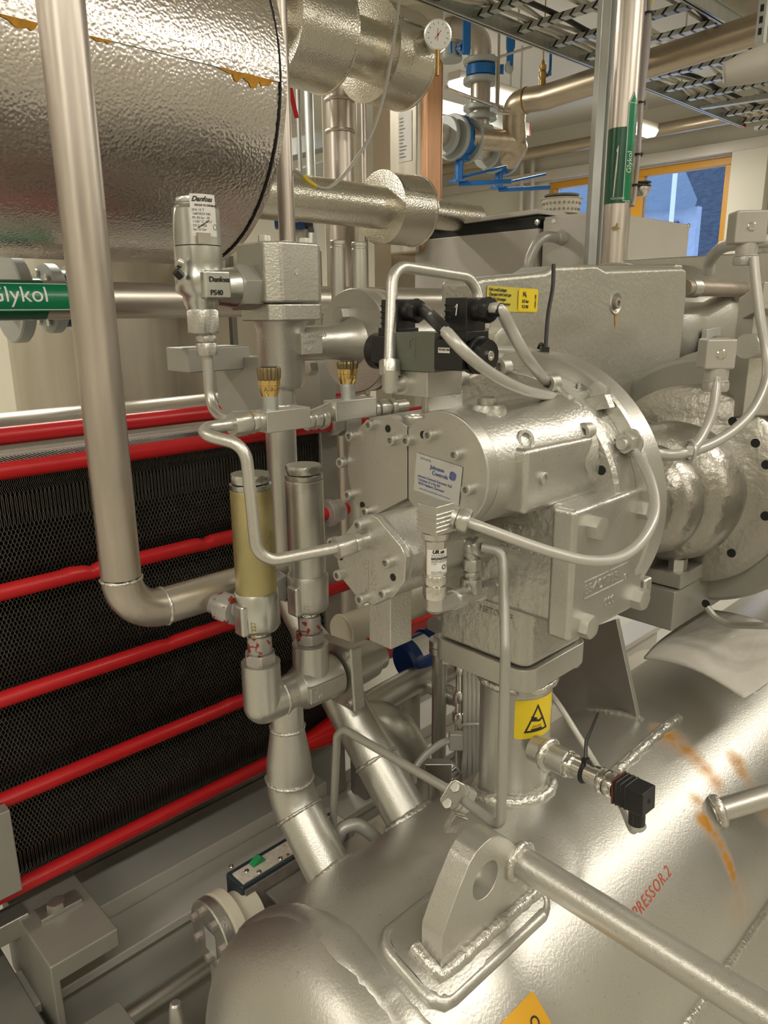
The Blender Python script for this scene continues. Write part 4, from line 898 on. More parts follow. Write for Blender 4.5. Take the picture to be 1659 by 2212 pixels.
# ---------------------------------------------------------------- needle valve manifold with two brass knobs
NY=.66
def nv(px0,px1,kx,ky0,ky1,ky2,zc,label,rot):
    a=PY(px0,zc,NY); b_=PY(px1,zc,NY); z=a.z
    t=thing('needle_valve',label,'needle valve',(a.lerp(b_,.3)),'two brass knobbed needle valves in one tube line')
    hs=.0115
    G().box((a.x,NY-hs,z-.0125),(b_.x,NY+hs,z+.0105)).o('valve_block',PAINT,t,bev=.0012)
    kxx=PY(kx,ky2,NY).x; zk2=PY(kx,ky2,NY).z; zk1=PY(kx,ky1,NY).z; zk0=PY(kx,ky0,NY).z
    G().lathe((kxx,NY,z),EZ,[(.0088,0)]+[(.0088-(.0006 if i%2 else 0),.010+.0011*i) for i in range(int((zk1-z-.01)/.0011))]+[(.0085,zk1-z)],28).o('threaded_spindle',GALV,t,ang=60)
    rs=[]; N=48
    for r,zq_,kn in ((.0088,zk1,0),(.0105,zk1+.006,0),(.0105,zk1+.011,0),(.0113,zk1+.0115,0),(.0113,zk1+.017,0)): rs.append([V((kxx+r*math.cos(2*math.pi*i/N),NY+r*math.sin(2*math.pi*i/N),zq_)) for i in range(N)])
    G().rings(rs).o('brass_collar',BRASS,t)
    rs=[]
    for r,zq_ in ((.0110,zk1+.016),(.0121,zk1+.0175),(.0128,zk0-.003),(.0120,zk0-.0005)): rs.append([V((kxx+(r-(.0009 if i%4==0 else 0))*math.cos(2*math.pi*i/64),NY+(r-(.0009 if i%4==0 else 0))*math.sin(2*math.pi*i/64),zq_)) for i in range(64)])
    G().rings(rs).o('grip_knob',BRASSD,t,ang=25); G().lathe((kxx,NY,zk0-.001),EZ,[(.0085,0),(.0085,.0012)],28).o('knob_cap',BLK,t)
    decal(t,'scale_marks',wrap((kxx,NY,zk1+.0065),EZ,V((rot,-1,0)),.0105,U=EX),[at(txt(s_,.0045),u,0) for s_,u in (('3',-.008),('2',-.001),('1',.006))]+[line(u,-.001,u,.0005,.0004) for u in (-.008,-.0045,-.001,.0025,.006)],INK,.0004)
    return t,a,b_
n1,a1,b1=nv(563,658,584,792,855,872,909,'needle valve with brass knob nearest the gold relief valve, left of the other',-.4)
G().hexn((a1.x-.036,NY,a1.z),(a1.x-.016,NY,a1.z),.0135).hexn((a1.x-.014,NY,a1.z),(a1.x-.006,NY,a1.z),.0125).cyl((a1.x-.016,NY,a1.z),(a1.x+.002,NY,a1.z),.0095).o('coupling_nut',PAINT,n1)
n2,a2,b2=nv(712,800,752,779,828,848,886,'needle valve with brass knob beside the black solenoid coil, right of the other',.2)
G().hexn((b1.x+.001,NY,b1.z),(b1.x+.007,NY,b1.z),.0118).hexn((b1.x+.009,NY,b1.z),(b1.x+.019,NY,b1.z),.0115).hexn((b1.x+.021,NY,b1.z),(b1.x+.029,NY,b1.z),.0125).cyl((b1.x,NY,b1.z),(a2.x+.002,NY,a2.z),.009).o('coupling_nut',PAINT,n2)
G().hexn((b2.x+.001,NY,b2.z),(b2.x+.008,NY,b2.z),.0125).hexn((b2.x+.011,NY,b2.z),(b2.x+.026,NY,b2.z),.0118).hexn((b2.x+.03,NY,b2.z),(b2.x+.038,NY,b2.z),.0122).cyl((b2.x,NY,b2.z),(b2.x+.06,NY,b2.z),.008).o('coupling_nut',PAINT,n2)
# tube from the manifold round to the slide-valve cylinder
ps=PX(778,1170,SXX-.0005)
tp=[V((a1.x-.02,NY,a1.z)),PY(405,931,NY),PY(535,962,.60),PY(556,1222,.60),PX(735,1182,SXX-.03),]
pe=V((SXX-.03,ps.y,ps.z)); pq=PY(560,1218,.605)
tp=[V((a1.x-.02,NY,a1.z)),V((PY(400,931,NY).x,NY,a1.z)),PY(530,962,.612),PY(556,1217,.60),P(740,1181,(pe-CAM).dot(fw)-.0)]
tt=thing('control_tube','thin bent grey tube from the left needle valve round to the cylinder cover','tube',tp[3])
G().tube(tp,.0062,16,fil=.022).o('bent_tube',PAINT,tt)
d_=(PX(790,1166,SXX)-tp[-1]).normalized()
q=tp[-1]; G().hexn(q-d_*.008,q+d_*.012,.0125).hexn(q+d_*.013,q+d_*.021,.0112).cyl(q+d_*.01,q+d_*.034,.0085).o('coupling_nut',PAINT,tt)
# ---------------------------------------------------------------- solenoid valve on the pedestal
bz0=PF.z+.014
so=thing('solenoid_valve','olive grey solenoid valve with black coils and plugs on top of the compressor','valve',(PF.x+.03,PF.y+.03,bz0))
u0=PZ(923,860,bz0); ul=PZ(853,853,bz0); ur=PZ(980,849,bz0); ul=V((u0.x,ul.y,bz0)); ur=V((ur.x,u0.y,bz0))
H1=PX(922,803,u0.x).z-bz0
para(G(),u0,ul,ur,H1).o('manifold_block',PAINT,so,bev=.0012)
zs=bz0+H1
fx_=u0.x-.004; vy0=PX(938,800,fx_).y; vy1=PX(849,797,fx_).y; zt_=PX(895,718,fx_).z
ob=G().box((fx_,vy0,zs),(fx_+.048,vy1,zt_)).o('valve_block',OLIVE,so,bev=.001)
sq=PX(885,748,fx_); decal(ob,'cast_mark',plane(sq,-EY,EZ),[rect(-.0085,-.012,.0085,.012,.001)],OLIVE,-.0002,thick=.0005); decal(ob,'cast_letter',plane(sq,-EY,EZ),[rect(-.005,.006,.005,.0085),rect(-.0012,-.002,.0012,.006)],OLIVE,.0004,thick=.0006)
cyy=vy0-.037; czm=(zs+zt_)/2-.002
c1=G().box((fx_-.001,cyy,zs+.003),(fx_+.044,vy0,zt_-.006)).o('coil',BLK,so,bev=.002)
G().lathe((fx_+.021,cyy+.002,czm),-EY,[(.0185,-.004),(.0185,.002),(.0172,.002),(.0172,.005),(.0185,.005),(.0185,.008),(.016,.009)],36).hexn((fx_+.021,cyy-.007,czm),(fx_+.021,cyy-.016,czm),.0175).o('coil_nut',BLK,so)
bolt(so,'cap','nut_centre',(fx_+.021,cyy-.016,czm),-EY,.0048,CHROM,.003)
decal(c1,'coil_label',plane(PX(947,762,fx_-.001),-EY,EZ),[rect(0,0,.0155,.0052)],PAPER,.0005); decal(c1,'coil_number',plane(PX(948,761,fx_-.001),-EY,EZ),[at(txt('951A0114H06',.0029,bold=.0001),.0005,.0018)],INK,.0009)
c2=G().box((fx_-.001,vy1,zs+.006),(fx_+.04,vy1+.034,zt_-.004)).o('coil',BLK,so,bev=.002)
G().lathe((fx_+.02,vy1+.034,czm),EY,[(.02,0),(.02,.012),(.012,.02)],24).o('coil_nut',BLK,so)
def plug(t,x0,x1,y0,y1,z0,z1,num,gd):
    g=G(); g.box((x0-.002,y0-.003,z0),(x1+.002,y1+.003,z0+.010)); g.box((x0,y0,z0+.008),(x1,y1,z1)); 
    for i in range(4): g.box((x0-.0008,y1-.008,z1-.008-.006*i),(x1,y1+.0008,z1-.0055-.006*i))
    b=g.o('plug_body',BLK,t,bev=.0012)
    c=V(((x0+x1)/2,y0,z1-.012)); G().lathe(c,-EY,[(.0105,-.01),(.0105,.008),(.0115,.009),(.0115,.011)],28).hexn(c-EY*.010,c-EY*.019,.0125).o('cable_gland',BLK,t)
    decal(b,'hand_number',plane((x0-.0005,y0+.004,z1-.017),-EY,EZ),[at(num,-.009,0)],WHT,.0008)
    return c-EY*.019
one=([V(p) for p in ((0,0,0),(.0012,0,0),(.0028,.011,0),(.0016,.011,0),(-.001,.008,0),(-.0004,.0072,0))],[(0,1,2,3),(3,4,5)])
py1=cyy+.006
g1=plug(so,fx_+.006,fx_+.036,cyy+.001,cyy+.029,zt_-.008,PX(975,643,fx_+.006).z,one,-1)
g2=plug(so,fx_+.006,fx_+.034,vy1-.001,vy1+.024,zt_-.006,PX(870,646,fx_+.006).z,txt('2',.013,bold=.0003,shear=.2),-1)
# pipe loop over the solenoid
lp0=PX(843,790,u0.x-.012); dl=(lp0-CAM).dot(fw)
lt=thing('loop_tube','bent grey tube looping over the solenoid valve with nuts at both ends','tube',lp0)
dr=dl+.10
G().tube([P(841,800,dl),P(848,573,dl),P(1030,601,dr),P(1037,700,dr)],.0062,16,fil=.024).o('bent_tube',PAINT,lt)
eb=P(843,828,dl)
G().hexn(P(842,812,dl),P(842,778,dl),.0115,.3).lathe(eb-EZ*.006,EZ,[(.007,-.004),(.0088,0),(.0088,.02)],24).tube([eb,P(852,832,dl+.002),P(866,831,dl+.01),P(882,828,dl+.02)],.008,16).hexn(P(866,831,dl+.008),P(880,828,dl+.018),.0122).hexn(P(882,828,dl+.02),P(890,826,dl+.026),.0108).o('elbow_fitting',PAINT,lt)
G().hexn(P(1037,712,dr),P(1038,690,dr),.0125).cyl(P(1037,712,dr),P(1036,760,dr),.0085).o('coupling_nut',PAINT,lt)
# ---------------------------------------------------------------- pressure transmitter with elbow chain
TD=.745
def tz(x,y,d=TD): return P(x,y,d)
c=tz(940,1200); tx,ty=c.x,c.y; Z=lambda y: (lambda r: CAM.z+r.z*((tx-CAM.x)/r.x))(ray(938,y))
tr=thing('pressure_transmitter','grey pressure transmitter with white printed label below the service plate','sensor',(tx,ty,Z(1260)))
k=.0125
G().lathe((tx,ty,Z(1240)),EZ,[(k*.86,0),(k*.9,.004),(k*.9,Z(1165)-Z(1240)),(k*1.08,Z(1160)-Z(1240)),(k*1.08,Z(1148)-Z(1240))],32).o('sensor_body',CHROM,tr)
G().hexn((tx,ty,Z(1259)),(tx,ty,Z(1240)),.0128).hexn((tx,ty,Z(1290)),(tx,ty,Z(1262)),.0125).cyl((tx,ty,Z(1264)),(tx,ty,Z(1255)),.009).o('hex_nut',CHROM,tr)
mp=wrap((tx,ty,Z(1234)),EZ,V((-.1,-1,0)),k*.9,U=EX); hh_=Z(1180)-Z(1234)
lb=decal(tr,'printed_label',mp,[rect(-.0165,0,.0125,hh_)],PAPER,.0003,cut=.002)
decal(lb,'label_print',mp,[at(txt('UR us',.0048,bold=.0003,shear=.2),-.011,hh_*.86),at(txt('EXPLOSION HAZARD',.0021,bold=.0002),-.012,hh_*.62)]+[at(txt(s_,.0019),-.012,hh_*f_) for s_,f_ in (('AKS 33 060G2105',.76),('-1...20 bar 4-20mA',.69),('DO NOT DISCONNECT',.55),('WHILE CIRCUIT IS LIVE',.49),('N 268',.42),('MAX 55 BAR',.10),('MADE IN DENMARK',.03))]+[ringp(0.001,hh_*.3,.0017,.0026,16),ringp(.0075,hh_*.32,.0022,.0026,16),line(.006,hh_*.72,.0105,hh_*.95,.0004),line(.0105,hh_*.72,.006,hh_*.95,.0004),line(.0058,hh_*.95,.0108,hh_*.95,.0004)],INK,.0006,cut=.002)
b0,b1_=Z(1148),Z(1085)
g=G(); g.obox((tx,ty,(b0+b1_)/2),EX,EY,EZ,.0128,.0128,(b1_-b0)/2)
for i in range(5): g.obox((tx,ty,b1_-.008-.0042*i),EX,EY,EZ,.0136,.0136,.0011)
g.o('plug_body',CASTF,tr,bev=.0015)
gl0=V((tx+.012,ty-.004,b1_-.010)); gd=V((.62,-.75,-.05)).normalized()
gd=(P(1060,1142,TD-.012)-P(958,1104,TD-.002)).normalized(); gl0=P(958,1108,TD-.002)
G().lathe(gl0,gd,[(.0108,-.004),(.0108,.014),(.0085,.015),(.0085,.018)],28).hexn(gl0+gd*.017,gl0+gd*.027,.0135).o('cable_gland',PAINT,tr)
GLEND=gl0+gd*.026
ch_=thing('fitting_chain','chain of silver elbow and tee fittings carrying the pressure transmitter','fitting',tz(950,1300))
e0=V((tx,ty,Z(1308))); e1=PX(1088,1262,.725); dd_=(e1-e0)
G().lathe((tx,ty,Z(1318)),EZ,[(.006,-.002),(.0098,.002),(.0098,Z(1290)-Z(1318))],24).tube([V((tx,ty,Z(1300))),e0,e0+dd_*.3],.0092,20,fil=.008).tube([e0+dd_*.25,e1],.0078,16).o('elbow_body',PAINT,ch_)
for a_,b_ in ((.22,.36),(.58,.72),(.75,.92)): G().hexn(e0+dd_*a_,e0+dd_*b_,.0122).o('union_nut',PAINT,ch_)
G().hexn(e0+dd_*.94,e0+dd_*.995,.0105).o('union_nut',PAINT,ch_)
t0=e0+dd_*.47; Zt=lambda y:PX(999,y,t0.x).z
G().lathe(t0,EZ,[(.009,0),(.009,.02)],20).tube([t0,V((t0.x,t0.y,Zt(1165)))],.0072,16).hexn((t0.x,t0.y,Zt(1272)),(t0.x,t0.y,Zt(1242)),.0125).hexn((t0.x,t0.y,Zt(1238)),(t0.x,t0.y,Zt(1228)),.0095).hexn((t0.x,t0.y,Zt(1224)),(t0.x,t0.y,Zt(1200)),.0112).o('riser_fitting',PAINT,ch_)
el=V((t0.x,t0.y,Zt(1178))); dl_=(el-CAM).dot(fw)
er_=P(1040,1182,dl_-.008)
G().tube([V((t0.x,t0.y,Zt(1195))),el,er_],.0088,16,fil=.006).hexn(el.lerp(er_,.42),el.lerp(er_,.98),.0122).sph(el,.0098).o('top_elbow',PAINT,ch_)
# capillary tube from the elbow down to the clamp and on
bt=P(1079,1778,.83); cl0=P(990,1718,.905)
ct=thing('capillary_tube','long thin grey tube down the front of the stand pipe and through the clamp block','tube',P(1085,1500,.8))
G().tube([er_,P(1086,1192,dl_-.012),P(1092,1400,.79),P(1082,1790,.835),P(1010,1735,.885),cl0,P(742,1575,1.05),P(728,1590,1.06),P(719,1790,1.12)],.0058,14,fil=.016).o('bent_tube',BEAM,ct)
ck=thing('tube_clamp','silver two-bolt tube clamp block on a bracket beside the stand pipe','clamp',P(985,1725,.9))
cu=(P(1012,1695,.90)-P(962,1722,.90)); 
fr=[P(x,y,.888) for x,y in ((967,1690),(1003,1684),(1012,1706),(990,1752),(952,1740),(947,1722))]
fr=[P(x,y,.885) for x,y in ((972,1688),(982,1683),(1003,1693),(1008,1704),(988,1745),(978,1751),(953,1738),(948,1727))]
cp_=G().prism(fr,(P(1008,1722,.915)-P(985,1712,.885))*.35).o('clamp_plate',CASTF,ck,bev=.002)
G().prism([p+(P(1008,1722,.915)-P(985,1712,.885))*.4 for p in fr],(P(1008,1722,.915)-P(985,1712,.885))*.75).o('clamp_body',PAINT,ck,bev=.003)
no=(P(985,1712,.885)-P(1008,1722,.915)).normalized()
for x,y in ((985,1701),(968,1736)): bolt(cp_,'hex','clamp_bolt',P(x,y,.886),no,.0062,PAINT,.006)
G().prism([P(1012,1770,.915),P(985,1760,.915),P(968,1790,.915),P(962,1800,.925),P(985,1800,.925)],(.004,.01,0)).o('clamp_bracket',WELD,ck,bev=.001)
# ---------------------------------------------------------------- temperature sensor with black plug on the stand pipe
s0=P(1180,1628,.985); s1=P(1335,1700,.905); sdn=(s1-s0); L_=sdn.length; sdn.normalize()
ts=thing('temperature_sensor','sensor sticking out of the stand pipe with a square black plug at its end','sensor',s0)
G().lathe(s0-sdn*.02,sdn,[(.0175,0),(.0175,.055),(.0165,.056)],32).o('welded_socket',PAINT,ts)
G().torus(s0+sdn*.004,sdn,.0175,.006,32,8,.15).o('socket_weld',WELD,ts,ang=80)
f_=lambda q: s0+sdn*L_*q
G().hexn(f_(.30),f_(.40),.0178).cyl(f_(.39),f_(.45),.0125).o('hex_adapter',CHROM,ts)
G().lathe(f_(.43),sdn,[(.0130,0),(.0130,.012),(.0118,.013),(.0118,.05),(.0135,.052)],32).o('sensor_body',CHROM,ts)
G().hexn(f_(.78),f_(.86),.0178).hexn(f_(.87),f_(.985),.0172).cyl(f_(.7),f_(.8),.0135).o('hex_nut',CHROM,ts)
pc=f_(1.0); 
pf=[(1338,1665),(1402,1690),(1400,1740),(1352,1752)]
ua=sdn; va=(EZ-ua*EZ.dot(ua)).normalized(); wa=ua.cross(va)
G().obox(pc+ua*.001,va,wa,ua,.0155,.0145,.0012).o('gasket',mat('brown_gasket',(.12,.035,.025),0,.6),ts)
g=G(); g.obox(pc+ua*.0215,va,wa,ua,.0150,.0140,.0195)
for i in range(3): g.obox(pc+ua*(.006+.006*i),va,wa,ua,.0158,.0148,.0014)
g.o('plug_body',BLK,ts,bev=.0018)
gc=pc+ua*.026-va*.012; G().cyl(gc,gc-va*.024,.0098,n=24).o('plug_outlet',BLK,ts); ge=gc-va*.024; G().hexn(ge,ge-va*.006,.0112).o('gland_nut',PLAS,ts)
bolt(ts,'cap','plug_screw',pc+ua*.041,ua,.003,DARK,.0004)
pts=[ge-va*.004,ge-va*.012-ua*.006,P(1345,1748,.945),P(1322,1705,.97),P(1300,1672,.99),P(1262,1610,1.02),P(1212,1530,1.05),P(1190,1500,1.07)]
G().tube(spl(pts),.0042,10).o('sensor_cable',PLAS,ts)
tq=f_(.565)
G().torus(tq,sdn,.0133,.0022,28,6).obox(tq+va*.015,wa,va,sdn,.004,.004,.0035).tube([tq+va*.014,P(1266,1602,.945),P(1292,1540,.965)],[.0024,.0022,.0014],6).o('cable_tie',BLK,ts)
# ---------------------------------------------------------------- grey signal cables
def cable(name,label,pts,r=.0046,m=PLAS):
    q=[V(p) if not isinstance(p,tuple) else P(*p) for p in pts]
    return tag(G().tube(spl(q),r,12).o(name,m,loc=q[len(q)//2]),label,'cable','grey signal cables on the compressor')
Rb=.0068
def sleeve(o,a,b,c): G().tube(spl([V(a),V(b),V(c)]),Rb*.88+.0006,12).o('black_sleeve',BLK,o)
d1=(g1-CAM).dot(fw); d2=(g2-CAM).dot(fw)
bb_=[(1215,792,.955),(1252,822,.94)]
ca=cable('signal_cable','grey cable leaving the black plug marked 1 and looping past the tie',[g1+EY*.006,g1-EY*.010,(1100,705,d1+.01),(1140,775,d1+.04),(1185,828,.89),(1225,852,.90),(1250,846,.905),(1256,825,.915),(1240,800,.93),(1205,778,.95),(1150,762,.97),(1090,757,.985),(1040,756,.99)],Rb*.88)
sleeve(ca,g1+EY*.004,g1-EY*.006,g1-EY*.012)
cb0=cable('signal_cable','grey cable leaving the black plug marked 2 and sagging across the housing top',[g2+EY*.006,g2-EY*.006,(950,702,.715),(1000,757,.70),(1060,806,.735),(1130,842,.80),(1190,855,.88),(1222,856,.892),(1242,845,.92),(1238,818,.935),(1215,797,.945),(1160,779,.965),(1090,772,.98),(1030,770,.99)],Rb*.88)
G().tube(spl([g2+EY*.006,g2-EY*.006,P(950,702,.715),P(984,740,.703)]),Rb*.88+.0006,12).o('black_sleeve',BLK,cb0)
cable('signal_cable','grey cable from the pressure transmitter curving round the bolted side cover',[GLEND-gd*.01,GLEND+gd*.015,(1130,1172,.735),(1200,1195,.735),(1270,1211,.735),(1330,1207,.74),(1378,1178,.75),(1408,1130,.77),(1414,1080,.80),(1398,1020,.83),(1370,975,.86),(1347,940,.885),(1310,890,.90),(1265,835,.915),(1235,800,.93),(1190,780,.96)],Rb*.82)
cable('signal_cable','grey cable running from the bundle to the lower square grey plug at right',[(1258,822,.925),(1290,868,.905),(1330,920,.885),(1352,943,.885),(1385,968,.89),(1425,980,.90),(1470,980,.90),(1500,965,.91),(1525,925,.925),(1541,880,.935),(1548,835,.94),(1549,815,.94)],Rb*.88)
cable('signal_cable','grey cable running from the bundle to the upper square grey plug at right',[(1250,815,.93),(1285,865,.912),(1325,917,.893),(1356,945,.893),(1392,974,.90),(1440,985,.91),(1490,977,.92),(1540,958,.94),(1590,925,.97),(1630,880,1.0),(1655,820,1.02),(1655,760,1.03),(1643,690,1.03),(1632,600,1.03),(1628,556,1.03)],Rb*.95)
def tie(label,p,ax,r,m=PLAS):
    t=thing('cable_tie',label,'cable tie',p,'cable ties on the grey signal cables')
    G().torus(p,ax,r,.0022,24,6).o('tie_band',m,t); n_=(CAM-V(p)).normalized(); G().obox(V(p)+n_*(r+.002),ax,n_.cross(V(ax)),n_,.0045,.0055,.004).o('tie_head',m,t,bev=.001)
tie('grey cable tie on the cables below the black upright tie',P(1222,800,.94),V((.5,-.4,-.6)),.0135)
tie('grey cable tie where the plug cables turn back in a loop',P(1240,850,.905),V((.5,-.5,-.3)),.0125)
tie('grey cable tie beside the threaded nut on the round flange',P(1348,941,.886),V((.6,-.5,-.5)),.0125)
tie('grey cable tie on the hanging cables under the right plugs',P(1490,974,.914),V((.8,-.6,-.05)),.0125)
tb=thing('cable_tie','long black cable tie standing upright behind the cables','cable tie',P(1172,775,.965))
G().torus(P(1168,772,.965),V((.75,-.65,0)),.017,.0022,24,6).obox(P(1176,762,.95),rt,EZ,fw,.005,.006,.005).o('tie_head',BLK,tb)
pts=[P(1178,758,.95),P(1184,680,.955),P(1194,620,.96),P(1196,571,.96)]
G().tube(spl(pts),.0026,8).o('tie_tail',BLK,tb)
# square grey plugs at the right edge
def gplug(label,fx0,fy0,w_,h_,d,neck):
    t=thing('sensor_plug',label,'plug','' or P(fx0,fy0,d))
    c=P(fx0,fy0,d); u_=V((.66,-.74,0)).normalized(); v_=EZ; n_=u_.cross(v_); 
    if n_.dot(CAM-c)<0: n_=-n_
    G().obox(c-n_*.014,u_,v_,n_,w_,h_,.0175).o('plug_body',PLASG,t,bev=.003)
    bolt(t,'screw','cover_screw',c+n_*.0035,n_,.006,CHROM,.004)
    a=c-EZ*(h_-.004)-n_*.012+u_*.002; G().lathe(a,-EZ,[(.014,-.006),(.0148,0),(.0142,.018),(.0155,.019),(.0155,.02)],28).hexn(a-EZ*.02,a-EZ*.032,.0165).o('cable_gland',PLASG,t)
    return t,c,u_,n_
t,c,u_,n_=gplug('square grey sensor plug with a screw, the lower of the two at right',1556,765,.0185,.0185,.93,0)
G().hexn(c-n_*.03+u_*.0,c-n_*.045+u_*.02,.021).tube([c-n_*.03,c-n_*.06+u_*.01],.014,20).o('sensor_neck',PAINT,t)
gplug('square grey sensor plug with a screw, the upper of the two at right',1622,490,.0215,.0215,1.03,0)
cc=thing('contact_block','layered grey painted plate block at the right edge behind the plugs','block',P(1650,780,1.2))
G().obox(P(1660,770,1.22),rt,EZ,fw,.045,.10,.03).o('plate_block',CASTF,cc,bev=.002); G().obox(P(1668,650,1.16),rt,EZ,fw,.03,.02,.03).o('upper_block',PAINT,cc,bev=.002)
G().cyl(P(1612,748,1.12),P(1650,748,1.17),.018,n=24).sph(P(1650,748,1.17),.018).o('side_pin',PAINT,cc)
cable('plug_conduit','grey conduit arching from the suction housing to the upper square plug',[(1530,590,1.3),(1535,562,1.28),(1560,535,1.22),(1600,526,1.14),(1640,522,1.12),(1680,520,1.12)],.0098)
# oil-absorbent mat on the vessel
mc=[]; nU,nV=32,22
A_,B_,C_,D_=P(1392,1424,1.30),P(1500,1320,1.52),P(1606,1512,1.15),P(1760,1395,1.27)
for i in range(nU+1):
    row=[]
    for j in range(nV+1):
        u=i/nU; v=j/nV; p=A_.lerp(C_,u).lerp(B_.lerp(D_,u),v); p=p+EZ*(.012*math.sin(math.pi*u)+.004*math.sin(7*v+3*u))
        row.append(p)
    mc.append(row)
g=G(); g.rings(mc,closed=False,caps=False); mo=g.o('absorbent_mat',PADM,loc=A_); so_=mo.modifiers.new('thick','SOLIDIFY'); so_.thickness=.004
tag(mo,'grey dimpled absorbent mat lying over the vessel at the right','mat')
dm=G()
for i in range(1,32,2):
    for j in range(1,22,2):
        u=(i+(j//2%2))/nU; v=j/nV; p=A_.lerp(C_,u).lerp(B_.lerp(D_,u),v)+EZ*(.012*math.sin(math.pi*u)+.004*math.sin(7*v+3*u)+.0012)
        dm.lathe(p,EZ,[(.0036,0),(.0026,.0022),(.0008,.0028)],8)
dm.o('mat_dimples',PADM,mo)
# ---------------------------------------------------------------- insulated tank top left
TXe,TYc,TZc,TRr=1.0,1.64,1.949,.341
tk=thing('insulated_tank','huge stucco aluminium clad horizontal tank filling the upper left','tank',(.2,TYc,TZc-TRr))
h0=PX(600,175,TXe-.01); sa=math.atan2(h0.y-TYc,h0.z-TZc)   # lap seam angle
def tr_(a,x,r=TRr): return V((x,TYc+r*math.sin(a),TZc+r*math.cos(a)))
def arcs(a0,a1,x0,x1,r,n,m=1):
    return G().rings([[tr_(a0+(a1-a0)*i/n,x0+(x1-x0)*j/m,r) for i in range(n+1)] for j in range(m+1)],closed=False,caps=False)
arcs(sa-.001,sa-2*math.pi,-1.6,TXe-.012,TRr-.001,120).o('lower_cladding',CLAD,tk,ang=60)
up=arcs(sa-.012,sa+2.2,-1.6,TXe-.012,TRr+.0012,50).o('upper_cladding',CLAD,tk,ang=60)
G().lathe((TXe-.012,TYc,TZc),EX,[(TRr+.003,-.0005),(TRr+.004,.0),(TRr+.004,.012),(TRr-.004,.016),(.02,.016)],128).o('end_cover',CLAD,tk)
G().torus((TXe-.0135,TYc,TZc),EX,TRr+.0015,.0018,128,6).o('end_joint',DARK,tk)
foam=[]
x=-.6; top=[];bot=[]
def foamstrip(xa,xb,amp):
    n=int((xb-xa)/.006); a=[];b=[]
    for i in range(n+1):
        x=xa+(xb-xa)*i/n; w_=amp*(.4+.6*random.random())*math.sin(math.pi*min(1,max(.05,i/n))) 
        a.append(tr_(sa-.006,x,TRr+.0008)); b.append(tr_(sa-.008-w_/TRr,x,TRr+.0006))
    g=G(); g.rings([a,b],closed=False,caps=False); return g
xs=lambda x,y: hitcyl(x,y,(0,TYc,TZc),EX,TRr).x
foamstrip(xs(0,30),xs(85,55),.030).o('insulation_foam',FOAM,tk); foamstrip(xs(180,70),xs(250,88),.010).o('insulation_foam',FOAM,tk); foamstrip(xs(470,143),xs(604,178),.024).o('insulation_foam',FOAM,tk)
for x,y in ((252,68),(398,102),(504,131),(597,156)):
    p=hitcyl(x,y,(0,TYc,TZc),EX,TRr); bolt(tk,'screw','cladding_screw',p,V((0,p.y-TYc,p.z-TZc)),.005,CHROM)
G().box((-1.0,TYc-.05,0),(-.9,TYc+.05,TZc-TRr+.02)).o('tank_leg',BEAM,tk,bev=.004)
# glycol pipe
gy=1.6; gz=PY(300,649,gy).z; gr=.038
gp=thing('glycol_pipe','horizontal stainless pipe with a green pipe marker in front of the tank','pipe',(.8,gy,gz))
G().cyl((-1.2,gy,gz),(2.3,gy,gz),gr,n=48).o('pipe',STEELX,gp)
xe=PY(128,650,gy-gr).x; xl=PY(0,650,gy-gr).x
G().lathe((xl-.3,gy,gz),EX,[(gr+.0005,0),(gr+.0007,.0001),(gr+.0007,xe-xl+.28),(gr+.0004,xe-xl+.2801)],64,caps=False).o('pipe_marker',GREEND,gp)
mp=wrapx((0,gy,gz),EX,V((0,-1,.12)),gr+.0007,up=EZ)
x2=PY(152,650,gy-gr).x
decal(gp,'marker_face',mp,[rect(xl-.25,-.027,x2,.033)],GREEN,.0006,cut=-.006)
decal(gp,'marker_lines',mp,[rect(xl-.25,.0285,x2,.0305),rect(xl-.25,-.0245,x2,-.0225)],WHT,.001,cut=-.006)
xt=PY(105,640,gy-gr).x
decal(gp,'marker_text',mp,[at(txt('Glykol',.043,ax='RIGHT'),xt,-.008)],WHT,.001,cut=-.004)
# pipes and valves glimpsed between tank and glycol pipe
vt=thing('flange_valve','blue bodied flanged valve half hidden behind the green pipe marker','valve',P(100,650,2.1))
for px_,d,r in ((15,1.9,.11),(62,1.95,.05),(95,2.0,.09),(150,2.1,.09)):
    c=P(px_,645,d); G().lathe(c,EX,[(r-.004,0),(r,.004),(r,.03),(r-.004,.034)],40).o('flange',FLNG if r>.06 else GALV,vt)
c=P(120,645,2.03); G().cyl(c,c+EX*.09,.075,n=32).o('valve_body',NAVY,vt); G().cyl(P(0,645,1.85),P(180,650,2.15),.045,n=24).o('pipe',STEELX,vt)
for a in range(6):
    bolt(vt,'hex','flange_bolt',P(95,645,2.0)+V((0,.068*math.cos(a+.3),.068*math.sin(a+.3))),-EX,.011,ZINC)
# thin riser behind the tank edge
q=PY(612,300,1.5); th=G().cyl((q.x,1.5,1.40),(q.x,1.5,RZ),.0195,n=28); tag(th.o('thin_riser',STEEL,loc=(q.x,1.5,1.4)),'slim bare steel pipe rising along the right edge of the tank','pipe')
